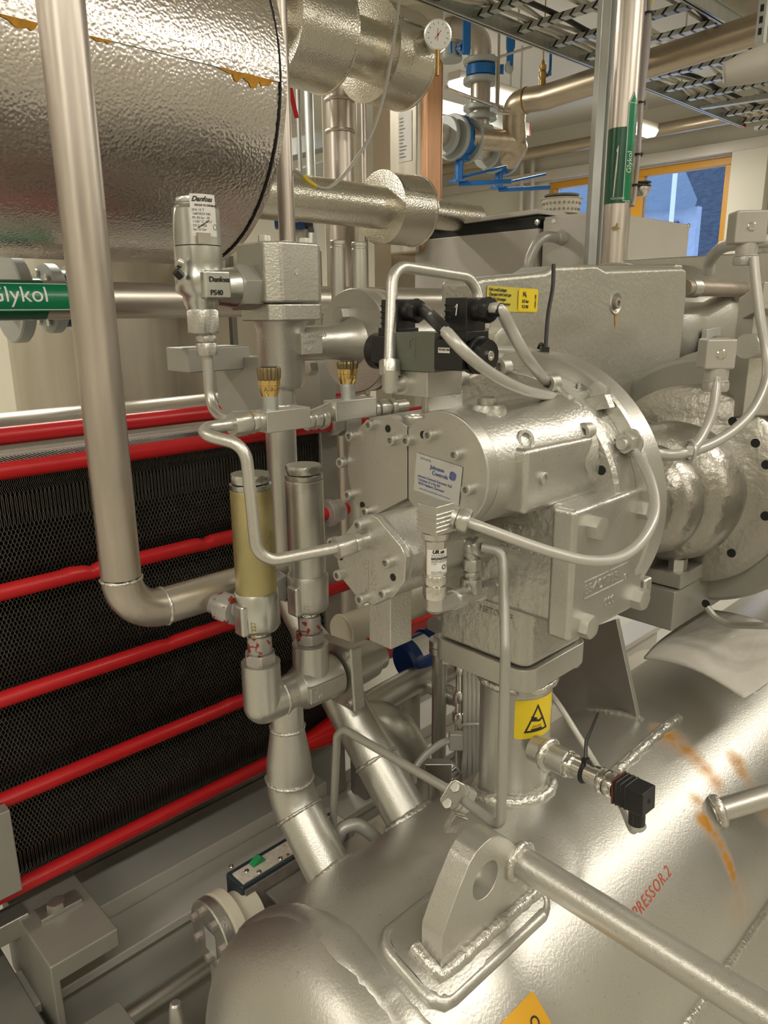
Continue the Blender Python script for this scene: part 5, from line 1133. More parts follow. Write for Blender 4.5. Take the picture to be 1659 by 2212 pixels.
# clad vertical buffer tank, panels
c=P(215,800,2.75); bt_=G().lathe((c.x,c.y,0),EZ,[(.29,.15),(.29,1.75)],72); tag(bt_.o('buffer_tank',DUCT,loc=(c.x,c.y,0)),'dull stainless upright cylinder tank behind the plate heat exchanger','tank')
pn=thing('steel_cabinet','dull stainless sheet cabinet to the right of the upright cylinder tank','cabinet',P(480,850,2.9)); a=P(395,860,2.9); b=P(700,860,2.9)
G().prism([V((a.x,a.y,.2)),V((b.x,b.y,.2)),V((b.x,b.y,1.72)),V((a.x,a.y,1.72))],(.05,.05,0)).o('sheet',DUCT,pn,bev=.003)
m_=P(507,800,2.88); G().box((m_.x-.012,m_.y-.02,.3),(m_.x+.012,m_.y+.02,1.7)).o('panel_joint',DARKB,pn)
c=P(60,915,2.0); st_=G().tube([V((c.x-.5,c.y+.0,c.z-.02)),V((c.x+.8,c.y,c.z-.02))],.055,32); tag(st_.o('rear_pipe',STEELX,loc=c),'stainless pipe end lying behind the uppermost red bolt at far left','pipe')
# ---------------------------------------------------------------- insulated pipes with round flange boxes
IY=1.9; IZ=P(690,80,2.2).z
ix=lambda x,y:PY(x,y,IY).x
in1=thing('insulated_pipe','upper clad insulated pipe with two round stucco aluminium flange boxes','insulated pipe',(1.75,IY,IZ-.15))
def drum(par,x0,x1,y,z,r,latch=True):
    G().lathe((x0,y,z),EX,[(.03,0),(r-.001,0),(r+.003,.001),(r+.003,.006),(r,.007),(r,x1-x0-.007),(r+.003,x1-x0-.006),(r+.003,x1-x0),(r-.001,x1-x0+.001),(.03,x1-x0+.001)],72).o('flange_box',CLAD2,par)
    a=1.15; p=lambda x:V((x,y-(r+.003)*math.sin(a),z+(r+.003)*math.cos(a)))
    G().tube([p(x0+.02),p(x1-.015)],.004,8).o('latch',CHROM,par)
    G().tube([V((x0+.012,y-(r+.001)*math.sin(t),z+(r+.001)*math.cos(t))) for t in (.75,.85,.95,1.05,1.15)],.0012,6).o('seam',DARKB,par)
xa,xb=ix(582,60),ix(704,90)
drum(in1,xa,xb,IY,IZ,.148)
xc,xd=ix(794,120),ix(874,140)
drum(in1,xc,xd,IY,IZ-.0,.142)
G().cyl((xb-.01,IY,IZ),(xc+.01,IY,IZ),.083,n=48).lathe((xb,IY,IZ),EX,[(.086,0),(.086,.06)],48,caps=False).o('pipe_cladding',CLAD2,in1)
e=V((xa-.02,IY,IZ)); G().tube([e+EX*.04,e-EX*.06,e+V((-.12,-.02,.06)),e+V((-.15,-.03,.2)),e+V((-.15,-.03,.7))],.078,32,fil=.06).o('elbow_cladding',CLAD2,in1,ang=70)
IZ2=P(740,428,2.25).z; ix2=lambda x,y:PY(x,y,IY).x
in2=thing('insulated_pipe','lower clad insulated pipe running right from behind the tank into a round flange box','insulated pipe',(1.7,IY,IZ2-.12))
xa,xb=ix2(822,435),ix2(895,440)
drum(in2,xa,xb+.0,IY,IZ2,.112)
G().cyl((.75,IY,IZ2),(xa+.01,IY,IZ2),.066,n=48).o('pipe_cladding',CLAD2,in2); G().cyl((.75,IY,IZ2),(ix2(640,440),IY,IZ2),.069,n=48).o('pipe_sleeve',CLAD2,in2)
G().cyl((xb,IY,IZ2),(2.32,IY+.0,IZ2),.05,n=32).o('pipe_stub',CLAD2,in2)
# large steel riser
c=P(735,300,2.62); rs_=thing('steel_riser','dull stainless upright pipe with two raised rings below the insulated pipe','pipe',(c.x,c.y,.3))
G().cyl((c.x,c.y,.3),(c.x,c.y,RZ),.047,n=40).o('pipe',STEEL,rs_)
for y in (217,285): 
    z=CAM.z+ray(735,y).z*(c.x/ray(735,y).x); G().torus((c.x,c.y,z),EZ,.048,.006,40,8).o('ring',STEEL,rs_)
for y,lbl in ((0,0),): pass
c2=P(786,300,2.75); tag(G().cyl((c2.x,c2.y,.3),(c2.x,c2.y,RZ),.010,n=16).o('thin_rod',STEEL,loc=(c2.x,c2.y,.3)),'thin bright upright pipe behind the insulated pipes','pipe')
# two cream pillars
def pillar(x0,x1,d,label,dep=.12,m=CREAM):
    a=P(x0,300,d); b=V((P(x1,300,d).x,P(x1,300,d).y,a.z)); n_=V((.69,.72,0))
    return tag(G().prism([V((a.x,a.y,0)),V((b.x,b.y,0)),V((b.x,b.y,0))+n_*dep,V((a.x,a.y,0))+n_*dep],(0,0,RZ-.002)).o('pillar',m,bev=.003,loc=(a.x,a.y,0)),label,'pillar')
pillar(697,770,2.95,'cream painted pillar behind the dull stainless riser')
pillar(806,845,3.0,'narrow cream pillar between the riser and the copper brazed exchanger',.1)
pillar(845,955,3.05,'broad cream pillar behind the copper brazed exchanger',.12)
# brazed exchanger
A=P(912,300,2.75); bz=thing('brazed_exchanger','upright brazed plate exchanger with copper coloured side and white label','heat exchanger',(A.x,A.y,1.3))
yl=PX(840,300,A.x).y; xr=PY(963,300,A.y).x; z0=P(912,480,2.75).z-.1; zt=P(930,140,2.85).z
G().box((A.x,A.y,z0),(xr,yl,zt)).o('plate_stack',COPP,bz,bev=.03,bs=4); G().box((A.x-.012,A.y+.012,z0),(A.x+.02,yl-.012,zt-.01)).o('cover_plate',DUCT,bz,bev=.01)
decal(bz,'type_label',plane(PX(861,352,A.x-.0125),-EY,EZ),[rect(0,0,.07,.17)],PAPER,.001)
decal(bz,'label_print',plane(PX(861,352,A.x-.0125),-EY,EZ),[rect(.006,.015+.012*i,.02+.03*random.random(),.019+.012*i) for i in range(12)],DARKB,.002)
# pressure gauge
gc=P(946,75,2.25); gg=thing('pressure_gauge','round pressure gauge with white dial and red needle','gauge',gc); n_=(V((-.55,-.72,-.12))).normalized()
G().lathe(gc,n_,[(.038,-.05),(.042,-.048),(.042,.0),(.038,.001)],40).o('gauge_case',CHROM,gg); u_,v_,_=basis(n_)
mpg=plane(gc,rt,EZ); mpg=plane(gc+n_*.0016,(rt-n_*rt.dot(n_)),EZ-n_*n_.z)
decal(gg,'dial',mpg,[disc(0,0,.0375,40)],WHT,.0004); decal(gg,'dial_marks',mpg,[line(.027*math.cos(t),.027*math.sin(t),.033*math.cos(t),.033*math.sin(t),.0014) for t in [math.radians(-45+27*i) for i in range(11)]]+[line(-.010,-.012,.009,.011,.0016),disc(0,0,.003,12)],INK,.0012)
decal(gg,'red_needle',mpg,[line(-.001,-.016,-.001,.016,.0018)],NEEDL,.0018)
G().tube([gc-EZ*.041,gc-EZ*.11],.007,12).o('gauge_stem',BRASSO,gg)
# grey cable hanging with a yellow section
hc_=spl([P(868,-60,2.0),P(858,40,1.95),P(835,180,1.9),P(806,280,1.85),P(765,350,1.8),P(720,400,1.75),P(690,405,1.74),P(655,380,1.74),P(628,366,1.76),P(600,362,1.85)])
hn=G().tube(hc_,.0042,10).o('hanging_cable',PLAS,loc=hc_[20]); tag(hn,'thin grey cable sagging in front of the insulated pipes','cable')
G().tube(spl([P(684,403.6,1.737),P(667,392,1.737),P(656,381,1.739)]),.0047,10).o('yellow_sleeve',YEL,hn)
# ---------------------------------------------------------------- blue butterfly valves
bv=thing('valve_station','upright flanged pipe stack with a blue butterfly valve and lever, under the ladder','valve',P(1038,200,3.9))
D=3.9
def hflange(x,y,r,h,par,m=FLNG,d=D): G().lathe(P(x,y,d),EZ,[(r-.004,0),(r,.005),(r,h),(r-.005,h+.004)],36).o('flange',m,par,bev=0)
pcol=P(1038,200,D)
zf=lambda y:CAM.z+ray(1038,y).z*D
G().tube([V((pcol.x,pcol.y,zf(310))),V((pcol.x,pcol.y,zf(100))),P(1020,68,D+.1),P(985,60,D+.25),P(979,42,D+.2)],.052,24,fil=.09).o('pipe',STEEL,bv,ang=70)
for y,r in ((140,.092),(178,.092),(232,.088),(252,.088),(276,.078)): G().lathe((pcol.x,pcol.y,zf(y)),EZ,[(r-.004,-.012),(r,-.008),(r,.010),(r-.004,.014)],36).o('flange',FLNG,bv)
G().lathe((pcol.x,pcol.y,zf(172)),EZ,[(.06,0),(.078,.01),(.078,.055),(.06,.065)],12).o('valve_body',BLUE,bv)
G().cyl((pcol.x,pcol.y,zf(156)),P(1088,150,D-.05),.024,n=16).o('valve_neck',BLUE,bv)
G().lathe(P(1098,146,D-.08),(P(1098,146,D-.08)-P(1060,150,D)),[(.028,0),(.030,.01),(.010,.012)],24).o('index_disc',GALV,bv)
G().obox(P(1102,112,D-.1),rt,EZ,fw,.017,.065,.012).o('lever',BLUE,bv,bev=.006); G().obox(P(1103,92,D-.1),rt,EZ,fw,.022,.03,.012).o('lever_hub',BLUE,bv,bev=.004)
for i in range(8):
    t=2*math.pi*i/8; bolt(bv,'hex','flange_bolt',(pcol.x+.075*math.cos(t),pcol.y+.075*math.sin(t),zf(140)+.012),EZ,.011,GALV)
b2_=thing('butterfly_valve','blue butterfly valve with upright lever right beside the pressure gauge','valve',P(985,115,3.6))
c=P(972,112,3.6); G().lathe(c-EZ*.04,EZ,[(.055,0),(.06,.004),(.06,.012),(.05,.014),(.05,.066),(.06,.068),(.06,.08)],32).o('valve_body',FLNG,b2_); G().cyl(c,P(1000,105,3.55),.02,n=16).box(c-V((.04,.04,.02)),c+V((.04,.04,.025))).o('valve_neck',BLUE,b2_)
G().lathe(P(1002,104,3.55),-fw,[(.033,0),(.033,.006)],24).o('index_disc',GALV,b2_); G().obox(P(1008,80,3.52),rt,EZ,fw,.019,.072,.012).o('lever',BLUE,b2_,bev=.006)
def vflange(x,y,r,t,par,d,m=FLNG): G().lathe(P(x,y,d),EX,[(r-.004,0),(r,.004),(r,t),(r-.004,t+.003)],40).o('flange',m,par)
for (nm,lab,px_,py_,d,px2,py2,l0,l1) in (('butterfly_valve','blue butterfly valve on the nearer pipe branch, lever pointing right',1006,303,3.75,1000,388,(1000,397),(1106,389)),('butterfly_valve','blue butterfly valve on the farther pipe branch, lever pointing right',1090,335,4.2,1094,402,(1090,410),(1190,408))):
    t=thing(nm,lab,'valve',P(px_,py_,d))
    c=P(px_,py_,d)
    for k,(dx,r) in enumerate(((0,.105),(-.11,.105),(-.17,.09))): G().lathe(c+EX*dx,EX,[(r-.004,0),(r,.004),(r,.022),(r-.004,.026)],40).o('flange',FLNG,t)
    G().cyl(c-EX*.09,c,.078,n=32).box(c-V((.085,.03,.10)),c+V((-.01,.03,.1))).o('valve_body',BLUE,t)
    s_=c-EX*.045; e_=P(px2,py2,d-.02); e_=V((s_.x,s_.y,e_.z)); G().cyl(s_-EZ*.07,e_,.022,n=16).lathe(e_,EZ,[(.05,-.008),(.05,0)],24).o('valve_neck',BLUE,t)
    q0=e_-EZ*.015; q1=P(*l1,d-.05); q1=V((q1.x,q1.y,q0.z)); w_=(q1-q0).normalized(); sd_=EZ.cross(w_)
    G().obox((q0+q1)/2,w_,sd_,EZ,(q1-q0).length/2,.016,.010).o('lever',BLUE,t,bev=.003); G().tube([q0+EZ*.03,q0.lerp(q1,.9)+EZ*.07],.006,8).o('lever_grip',BLUE,t)
    for i in range(6):
        a=2*math.pi*i/6+.3; bolt(t,'hex','flange_bolt',c+V((0,.082*math.cos(a),.082*math.sin(a))),-EX,.013,GALV)
    G().cyl(c-EX*.5,c-EX*.17,.05,n=24).o('pipe_stub',STEELX,t)
# big horizontal pipe with its elbows
hp=thing('heat_tinted_pipe','large heat tinted stainless pipe crossing under the ladder to the right','pipe',P(1400,160,3.3)); R_=.056
d0=3.75
h0=P(1180,210,3.55); h1=PZ(1740,95,h0.z) 
h1=V((h0.x,PX(1700,100,h0.x).y,h0.z)); 
dn0=P(1116,300,d0); up0=P(1110,240,3.66)
G().tube([P(1018,298,3.72),P(1110,306,3.78),P(1120,318,3.84),P(1100,345,3.96)],R_*.92,24,fil=.08).o('lower_elbow',STEELY,hp,ang=70)
G().tube([P(1113,300,3.78),P(1110,262,3.72),P(1112,226,3.66),P(1140,216,3.62),h0,V((h0.x,h0.y-1.9,h0.z+.12))],R_,28,fil=.16).o('crossing_pipe',STEELY,hp,ang=70)
for p_ in (P(1137,217,3.62),): G().torus(p_,(h0-P(1112,224,3.66)),R_,.004,32,6,.3).o('weld_seam',BRASSO,hp)
br=thing('ball_valve','small brass ball valve with blue lever on top of the crossing pipe','valve',P(1171,190,3.55)); q=P(1171,192,3.55)
zq=lambda y:q.z+(192-y)*3.55/FP
G().lathe(q-EZ*.03,EZ,[(.012,0),(.012,.04),(.017,.041),(.017,.065),(.014,.066),(.019,.08),(.019,.10),(.013,.105),(.016,.11),(.016,.13),(.008,.132),(.006,.15),(.003,.152),(.003,.45)],16).o('valve_body',BRASSO,br); G().obox(P(1189,135,3.55),rt,EZ,fw,.006,.055,.004).tube([P(1172,160,3.53),P(1183,163,3.53),P(1188,152,3.54)],.007,8).o('lever',BLUE,br)
# thin instrument lines
il=thing('instrument_lines','pair of thin steel instrument tubes bending past the blue valves','tube',P(1075,180,3.5))
G().tube([P(960,188,3.6),P(1066,228,3.5),P(1072,225,3.5),P(1073,125,3.5),P(1150,100,3.5)],.006,8,fil=.03).tube([P(960,192,3.6),P(1100,240,3.5)],.006,8).tube([P(1078,72,3.5),P(1076,245,3.5),P(1100,245,3.5)],.006,8,fil=.03).o('tubes',STEEL,il)
# ---------------------------------------------------------------- cable ladder
LZ=2.6; LY1=2.165; LY0=PZ(1560,50,LZ).y
ld=thing('cable_ladder','galvanised cable ladder with many cables hung below the ceiling','cable ladder',(3.6,1.8,LZ))
def rail(y,x0,x1,name='side_rail'): 
    return G().box((x0,y-.004,LZ-.0),(x1,y+.004,LZ+.06)).box((x0,y-.014,LZ),(x1,y+.014,LZ+.004)).box((x0,y-.014,LZ+.056),(x1,y+.014,LZ+.06)).o(name,GALV,ld,bev=.001)
rail(LY1,1.6,3.75); rail(LY1,3.98,5.28); rail(LY0,1.6,5.3)
for i in range(13):
    x=2.36+.26*i
    g=G(); g.box((x-.02,LY0,LZ+.012),(x+.02,LY1,LZ+.034)); g.o('rung',SLOT,ld,bev=.002)
G().box((5.28,LY1-.016,LZ),(5.292,LY1+.016,LZ+.062)).o('end_cap',RED,ld)
for k,(x,y) in enumerate(((2.9,LY1),(4.4,LY1),(2.9,LY0),(4.4,LY0))): G().cyl((x,y,LZ+.06),(x,y,RZ),.005,n=8).o('hanger_rod',GALV,ld)
G().prism([(4.55,LY0-.25,LZ-.05),(4.55,LY1-.05,LZ-.015),(4.55,LY1-.05,LZ),(4.55,LY0-.25,LZ)],(.04,0,0)).o('bracket',GALV,ld,bev=.002)
rc_=random.Random(3)
for k in range(11):
    y=LY1-.045-(.03*k if k<5 else .03*k+.11 if k<8 else .03*k+.26)-rc_.uniform(0,.012); pts=[]; 
    for i in range(15):
        x=1.7+.25*i; pts.append((x,y+rc_.uniform(-.022,.022),LZ+.046+rc_.uniform(-.004,.012)-(.012 if i%2 and k%3==0 else 0)))
    if y<LY0+.06: break
    m=(CABW,PLAS,CABW,PLAS,BLKR)[k%5]; x_end=14
    o_=G().tube(spl(pts,4),.0075+.003*(k%3==1),8).o('power_cable',m); o_.location=(0,0,0)
    tag(o_,'cable lying lengthwise on the cable ladder among similar ones','cable','cables on the cable ladder')
l2=thing('cable_ladder','end of a second cable ladder with a red end cap, far under the ceiling','cable ladder',P(1150,300,5)); a=P(1100,285,5.0)
G().box((a.x-.9,a.y-.02,a.z),(a.x+.2,a.y+.02,a.z+.08)).o('side_rail',GALV,l2,bev=.002); G().box((a.x+.2,a.y-.022,a.z),(a.x+.21,a.y+.022,a.z+.08)).o('end_cap',RED,l2); G().cyl((a.x,a.y,a.z+.08),(a.x,a.y,RZ),.006,n=8).o('hanger_rod',GALV,l2)
# ---------------------------------------------------------------- marked riser, galvanised post, conduit
gx_,gy_=2.034,1.158; gR=.0365
gp2=thing('marked_pipe','upright stainless pipe with green glycol marker right of the middle','pipe',(gx_,gy_,1.4))
G().cyl((gx_,gy_,1.4),(gx_,gy_,RZ),gR,n=48).o('pipe',STEEL,gp2)
zg=lambda y:CAM.z+ray(1345,y).z*(gx_/ray(1345,y).x)
z0,z1=zg(441),zg(280)
decal(gp2,'marker_band',wrap((gx_,gy_,0),EZ,-ray(1345,360),gR,U=rt),[rect(-.066,z0,.02,z1)],GREEND,.0006,cut=.004)
mpA=wrap((gx_,gy_,0),EZ,-ray(1345,360),gR,U=rt)
xm=.026; za,zb_=zg(438),zg(230)
decal(gp2,'marker_arrow',mpA,[poly([(xm-.014,za),(xm+.014,za),(xm+.014,zb_),(xm,zg(206)),(xm-.014,zb_)])],GREEN,.001,cut=.003)
decal(gp2,'marker_outline',mpA,[line(xm-.0125,za+.002,xm-.0125,zb_-.002,.0012),line(xm-.0125,za+.002,xm+.0125,za+.002,.0012),line(xm-.0125,zb_,xm+.012,zb_,.0012),line(xm-.0125,zb_,xm,zg(210),.0012)],WHT,.0014,cut=.002)
decal(gp2,'marker_text',mpA,[at(txt('Glykol',.021),xm+.006,zg(378),math.pi/2)],WHT,.0016,cut=.003)
decal(gp2,'marker_maker',mpA,[at(txt('FLO-CODE',.0075),-.019,za+.006)],WHT,.001,cut=.002)
arr=poly([(-.006,zg(428)),(-.003,zg(428)),(.001,zg(366)),(.002,zg(318)),(-.004,zg(330)),(-.001,zg(333)),(-.003,zg(362))])
decal(gp2,'marker_cutout',mpA,[at(arr,-.008,0)],STEEL,.001,cut=.003)
decal(gp2,'stain',mpA,[at(poly([(.012*math.cos(t)*random.uniform(.3,1.2),.014*math.sin(t)*random.uniform(.3,1.2)) for t in [2*math.pi*i/18 for i in range(18)]]),0,zg(495))],mat('tape_residue',(.30,.22,.1),.3,.5),.0006,cut=.004)
G().cyl((gx_,gy_,1.4),(gx_,gy_,1.0),gR*.98,n=40).o('lower_pipe',STEEL,gp2)
po=thing('galvanised_post','galvanised steel profile post standing behind the marked pipe','post',P(1292,300,2.2)); a=P(1277,440,2.25); b=P(1308,440,2.22)
pq=V((a.x,a.y,0)); u_=V((b.x-a.x,b.y-a.y,0)); 
G().prism([pq,pq+u_*.6,pq+u_*.6+V((.04,.04,0)),pq+V((.04,.04,0))],(0,0,RZ)).prism([pq+u_*.6+V((.008,.008,0)),pq+u_*1.2+V((.008,.008,0)),pq+u_*1.2+V((.04,.04,0)),pq+u_*.6+V((.04,.04,0))],(0,0,RZ)).o('profile',GALV,po,bev=.002)
cn=thing('sensor_conduit','grey sheathed cable strapped to the right side of the marked pipe','conduit',P(1395,200,2.1)); 
zc_=lambda x,y,d=2.08:P(x,y,d)
G().tube([zc_(1402,-60),zc_(1402,25),zc_(1398,60),zc_(1392,130),zc_(1384,230),zc_(1379,330),zc_(1370,430),zc_(1366,445)],[.006,.006,.0125,.0125,.0075,.0068,.006,.006],16).o('sheath',mat('grey_violet_sheath',(.33,.30,.29),.1,.4),cn)
for x,y in ((1400,28),(1381,222),(1375,334),(1372,400)): G().torus(zc_(x,y),EZ,.010,.0026,20,6).obox(zc_(x+8,y),rt,EZ,fw,.006,.004,.004).o('tie',BLK,cn)
G().tube([zc_(1402,24),zc_(1408,10),zc_(1416,-10)],.002,6).o('yellow_wire',YEL,cn)
dsk=thing('junction_disc','stack of small dark discs beside the marked pipe above the enclosure','fitting',P(1388,405,2.1)); q=P(1388,408,2.1)
G().lathe(q-EZ*.02,EZ,[(.012,0),(.02,.012),(.022,.02),(.022,.024)],24).o('lower_disc',CHROM,dsk); G().lathe(q+EZ*.005,EZ,[(.022,0),(.022,.004),(.015,.005),(.015,.008),(.022,.009),(.022,.013)],24).o('upper_disc',BLK,dsk)
# ---------------------------------------------------------------- grey enclosures behind
K=P(1300,455,2.35); e1x=PY(1490,487,K.y).x
cb_=thing('control_enclosure','light grey steel enclosure behind the compressor with a bolted cover','enclosure',(K.x,K.y,1.0))
kl=PX(1176,465,K.x).y
G().box((K.x,K.y,1.1),(e1x,kl,K.z)).o('enclosure_body',BOXG,cb_,bev=.004)
kd=PX(896,500,K.x-.02).y
G().box((K.x-.012,K.y+.008,1.1),(K.x,kl-.005,K.z-.012)).o('front_cover',BOXG,cb_,bev=.003)
for x,y in ((1196,478),(1286,466)): bolt(cb_,'screw','cover_screw',PX(x,y,K.x-.012),-EX,.007,WHT)
bolt(cb_,'screw','lid_screw',PY(1487,488,K.y),-EY,.009,CHROM)
q=PX(1216,514,K.x-.012); G().hexn(q,q-EX*.018,.024).lathe(q-EX*.018,-EX,[(.02,0),(.02,.02),(.017,.022)],24).o('conduit_nut',PLAS,cb_)
cdt=G().tube([q-EX*.03,q-EX*.13,q+V((-.16,.02,-.08)),q+V((-.15,.03,-.35))],.0165,18,fil=.08); tag(cdt.o('flexible_conduit',PLAS,loc=q-EX*.1),'thick light grey conduit curving out of the enclosure front','conduit')
d2_=thing('control_enclosure','wider light grey enclosure with a raised lid, left of the bolted one','enclosure',(K.x,kl+.3,1.0))
lz=PX(1176,452,K.x-.02).z; lz2=PX(900,478,K.x-.02).z
G().prism([(K.x-.02,kl+.008,1.1),(K.x-.02,kd,1.1),(K.x-.02,kd,K.z-.035),(K.x-.02,kl+.008,K.z-.035)],(.3,0,0)).o('enclosure_body',BOXG,d2_,bev=.004)
G().prism([(K.x-.035,kl-.0,K.z+.008),(K.x-.035,kd,K.z-.0),(K.x-.035,kd,K.z+.012),(K.x-.035,kl-.0,K.z+.024)],(.32,0,0)).o('lid',BOXG,d2_,bev=.003)
G().box((K.x-.018,kl+.01,K.z-.035),(K.x+.2,kd-.005,K.z+.004)).o('gasket_gap',DARK,d2_)
bolt(d2_,'screw','lid_screw',PX(1161,480,K.x-.02),-EX,.010,CHROM); bolt(d2_,'screw','lid_screw',PX(901,502,K.x-.02),-EX,.010,CHROM)
# basket on the enclosure
bk=thing('perforated_basket','white perforated round basket standing on the enclosure, with a dark plate on top','basket',(K.x+.1,kl+.05,K.z+.02)); q=P(1213,432,2.62); bzq=K.z+.022
q=V((q.x,q.y,bzq))
zt2=bzq+.052
G().lathe(q,EZ,[(.045,0),(.062,.002),(.068,zt2-bzq-.004),(.072,zt2-bzq-.002),(.072,zt2-bzq),(.066,zt2-bzq),(.060,.006),(.04,.005)],48).o('basket_shell',CABW,bk)
for i in range(26):
    t=2*math.pi*i/26; nrm=V((math.cos(t),math.sin(t),0)); 
    for zz_ in (.014,.034): decal(bk,'slot',plane(q+nrm*(.0625+.006*zz_/.05)+EZ*zz_,EZ.cross(nrm),EZ),[at(disc(0,0,.0045,8),0,0)],DARKB,.001)
G().lathe(q+EZ*(zt2-bzq+.004),EZ,[(.05,0),(.058,.003),(.06,.009),(.045,.010)],40).o('dark_plate',DARKB,bk)
wb=thing('bottle_cap','small dark fitting with a bright cap on top of the right enclosure','fitting',P(1400,455,2.5)); q=V((P(1405,470,2.5).x,P(1405,470,2.5).y,K.z))
q=V((K.x+.12,K.y+.05,K.z)); G().tube([q,q+V((.06,-.01,.012))],.014,16).o('body',BLKR,wb); G().sph(q+V((.06,-.01,.018)),.017).o('cap',CHROM,wb)
tl=G().lathe(P(990,470,3.2),EZ,[(.12,-.3),(.12,-.02),(.09,.02),(.04,.03)],32); tag(tl.o('teal_vessel',mat('teal_paint',(.02,.07,.09),.1,.4),loc=P(990,470,3.2)),'dark teal rounded vessel peeping over the enclosure lid','vessel')
bl=thing('blue_motor','blue motor glimpsed below the lower insulated pipe beside the slim pipe','motor',P(640,480,2.9)); c=P(595,478,2.9); G().cyl(c,c+V((.08,-.08,0)),.03,n=24).o('motor_body',NAVY,bl); G().obox(P(650,478,2.95),rt,EZ,fw,.045,.025,.03).o('motor_box',BLUE,bl,bev=.004)
G().obox(P(650,492,2.95),rt,EZ,fw,.05,.007,.03).o('motor_base',BLK,bl); q=P(650,495,2.95); G().cyl((q.x,q.y,0),q,.03,n=16).o('motor_stand',BEAM,bl)
for i,(x,y) in enumerate(((729,520),(775,524))):
    q=P(x,y,1.75); t=thing('relief_valve',('grey cylinder relief valve far behind, left one of two with round caps','grey cylinder relief valve far behind, right one of two with round caps')[i],'relief valve',(q.x,q.y,1.45),'two grey relief valves behind the glycol pipe')
    G().lathe((q.x,q.y,q.z-.35),EZ,[(.0175,0),(.0175,.335),(.0165,.336),(.0165,.341),(.0178,.342),(.0178,.349),(.015,.351)],32).o('spring_housing',PAINT,t)
rs2=thing('red_strap','red strap hanging behind the tank edge below the insulated pipe','strap',P(632,210,2.5)); G().rings([[P(x-5,y,2.5),P(x+5,y,2.5),P(x+5,y,2.51),P(x-5,y,2.51)] for x,y in ((612,-90),(618,100),(622,165),(628,195),(634,225),(641,255))]).o('strap',RED,rs2)
ct2=thing('cable_tray','galvanised cable tray far behind between the tank and the dull stainless riser','cable tray',P(660,330,4)); a=P(600,345,4.0); b=P(720,312,4.6); n_=V((.1,.12,0))
G().prism([a,b,b+EZ*.09,a+EZ*.09],n_).o('tray_side',GALV,ct2,bev=.003); G().prism([a-EZ*.08,b-EZ*.08,b-EZ*.07,a-EZ*.07],n_*3).o('tray_base',GALV,ct2); q=a.lerp(b,.5); G().cyl((q.x,q.y,q.z+.09),(q.x,q.y,RZ),.012,n=10).o('hanger',GALV,ct2)
for i,(x,d,r,m_) in enumerate(((668,3.6,.022,GALV),(645,3.9,.012,DARKB))):
    q=P(x,250,d); tag(G().cyl((q.x,q.y,0),(q.x,q.y,RZ),r,n=16).o('background_pipe',m_,loc=(q.x,q.y,0)),('pale upright pipe far behind between tank edge and dull stainless riser','dark thin upright pipe far behind next to the red strap')[i],'pipe')
# things at the top right corner
wl=thing('wall_lamp','white plastic lamp head at the right edge below the ladder','lamp',P(1630,150,1.8)); a=P(1562,162,1.8); b=P(1700,122,1.75)
G().lathe(a,b-a,[(.018,0),(.026,.004),(.032,.03),(.038,.07),(.052,.2)],24).o('lamp_head',BOXG,wl)
ip=thing('insulated_pipe','bare clad duct in the top right corner above the ladder','insulated pipe',P(1590,30,3.6)); G().tube([P(1525,-20,3.55),P(1570,15,3.5),P(1680,70,3.3)],.09,32,fil=.2).o('pipe_cladding',DUCT,ip,ang=70)
ps_=thing('perforated_strut','perforated upright strut in the top right corner','strut',P(1642,30,2.2)); a=P(1642,95,2.2); G().box((a.x-.012,a.y-.012,a.z),(a.x+.012,a.y+.012,RZ)).o('strut',GALV,ps_)
g=G(); [g.obox((a.x-.0122,a.y,a.z+.03+.03*i),EY,EZ,EX,.005,.009,.0004) for i in range(10)]; g.o('slots',DARK,ps_)
cg=thing('round_duct','long thin round duct under the ceiling along the window wall','duct',(RX1-.2,3,2.8)); G().cyl((RX1-.22,1.2,2.83),(RX1-.22,5.5,2.83),.05,n=24).o('pipe',STEELY,cg)
wp_=thing('wall_pipes','pair of pale pipes rising on the window wall left of the windows','pipe',(RX1-.1,4.35,1)); 
for y in (4.36,4.48): G().cyl((RX1-.07,y,.3),(RX1-.07,y,2.83),.022,n=16).o('pipe',BOXG,wp_)
# odd bits glimpsed behind the compressor low down
bm1=thing('blue_actuator','round dark blue motor actuator between the compressor and the sloping pipes','actuator',P(905,1435,1.5)); c=P(880,1430,1.5); ax=V((.72,-.69,.0)); ax=V((1,-.15,.1)).normalized()
G().lathe(c,ax,[(.036,-.01),(.044,-.004),(.046,.01),(.046,.05),(.05,.052),(.05,.062),(.046,.064),(.044,.10),(.03,.105)],40).o('actuator_body',NAVY,bm1); decal(bm1,'rating_label',wrapx(c,ax,V((-.2,-.5,1)),.046,up=EX),[rect(.012,-.025,.045,.02,.001)],PAPER,.0006,cut=-.006); G().cyl(c+V((.03,.02,-.03)),V((c.x+.03,c.y+.02,0)),.02,n=20).o('actuator_stem',BEAM,bm1)
yp=thing('oil_pipe','pale yellowish pipe with branch running behind the sloping pipes','pipe',P(850,1500,1.4))
G().tube([P(780,1535,1.38),P(830,1505,1.42),P(930,1450,1.5),P(1060,1395,1.6)],[.026,.026,.026,.034],24).tube([P(905,1470,1.49),P(960,1495,1.45),P(990,1510,1.43)],.016,16).hexn(P(962,1496,1.45),P(982,1506,1.44),.02).o('pipe',PAINT,yp); G().tube([P(770,1545,1.36),P(850,1560,1.34),P(890,1630,1.36),P(890,1800,1.45)],.034,28,fil=.09).o('elbow',PAINT,yp,ang=70)
cr=thing('cream_pipe','cream pipe end behind the slide valve foot','pipe',P(760,1350,1.4)); G().cyl(P(735,1365,1.4),P(735,1365,1.4)+EX*.7,.03,n=32).torus(P(740,1363,1.4),EX,.03,.003,32,6).o('pipe',CREAM,cr)
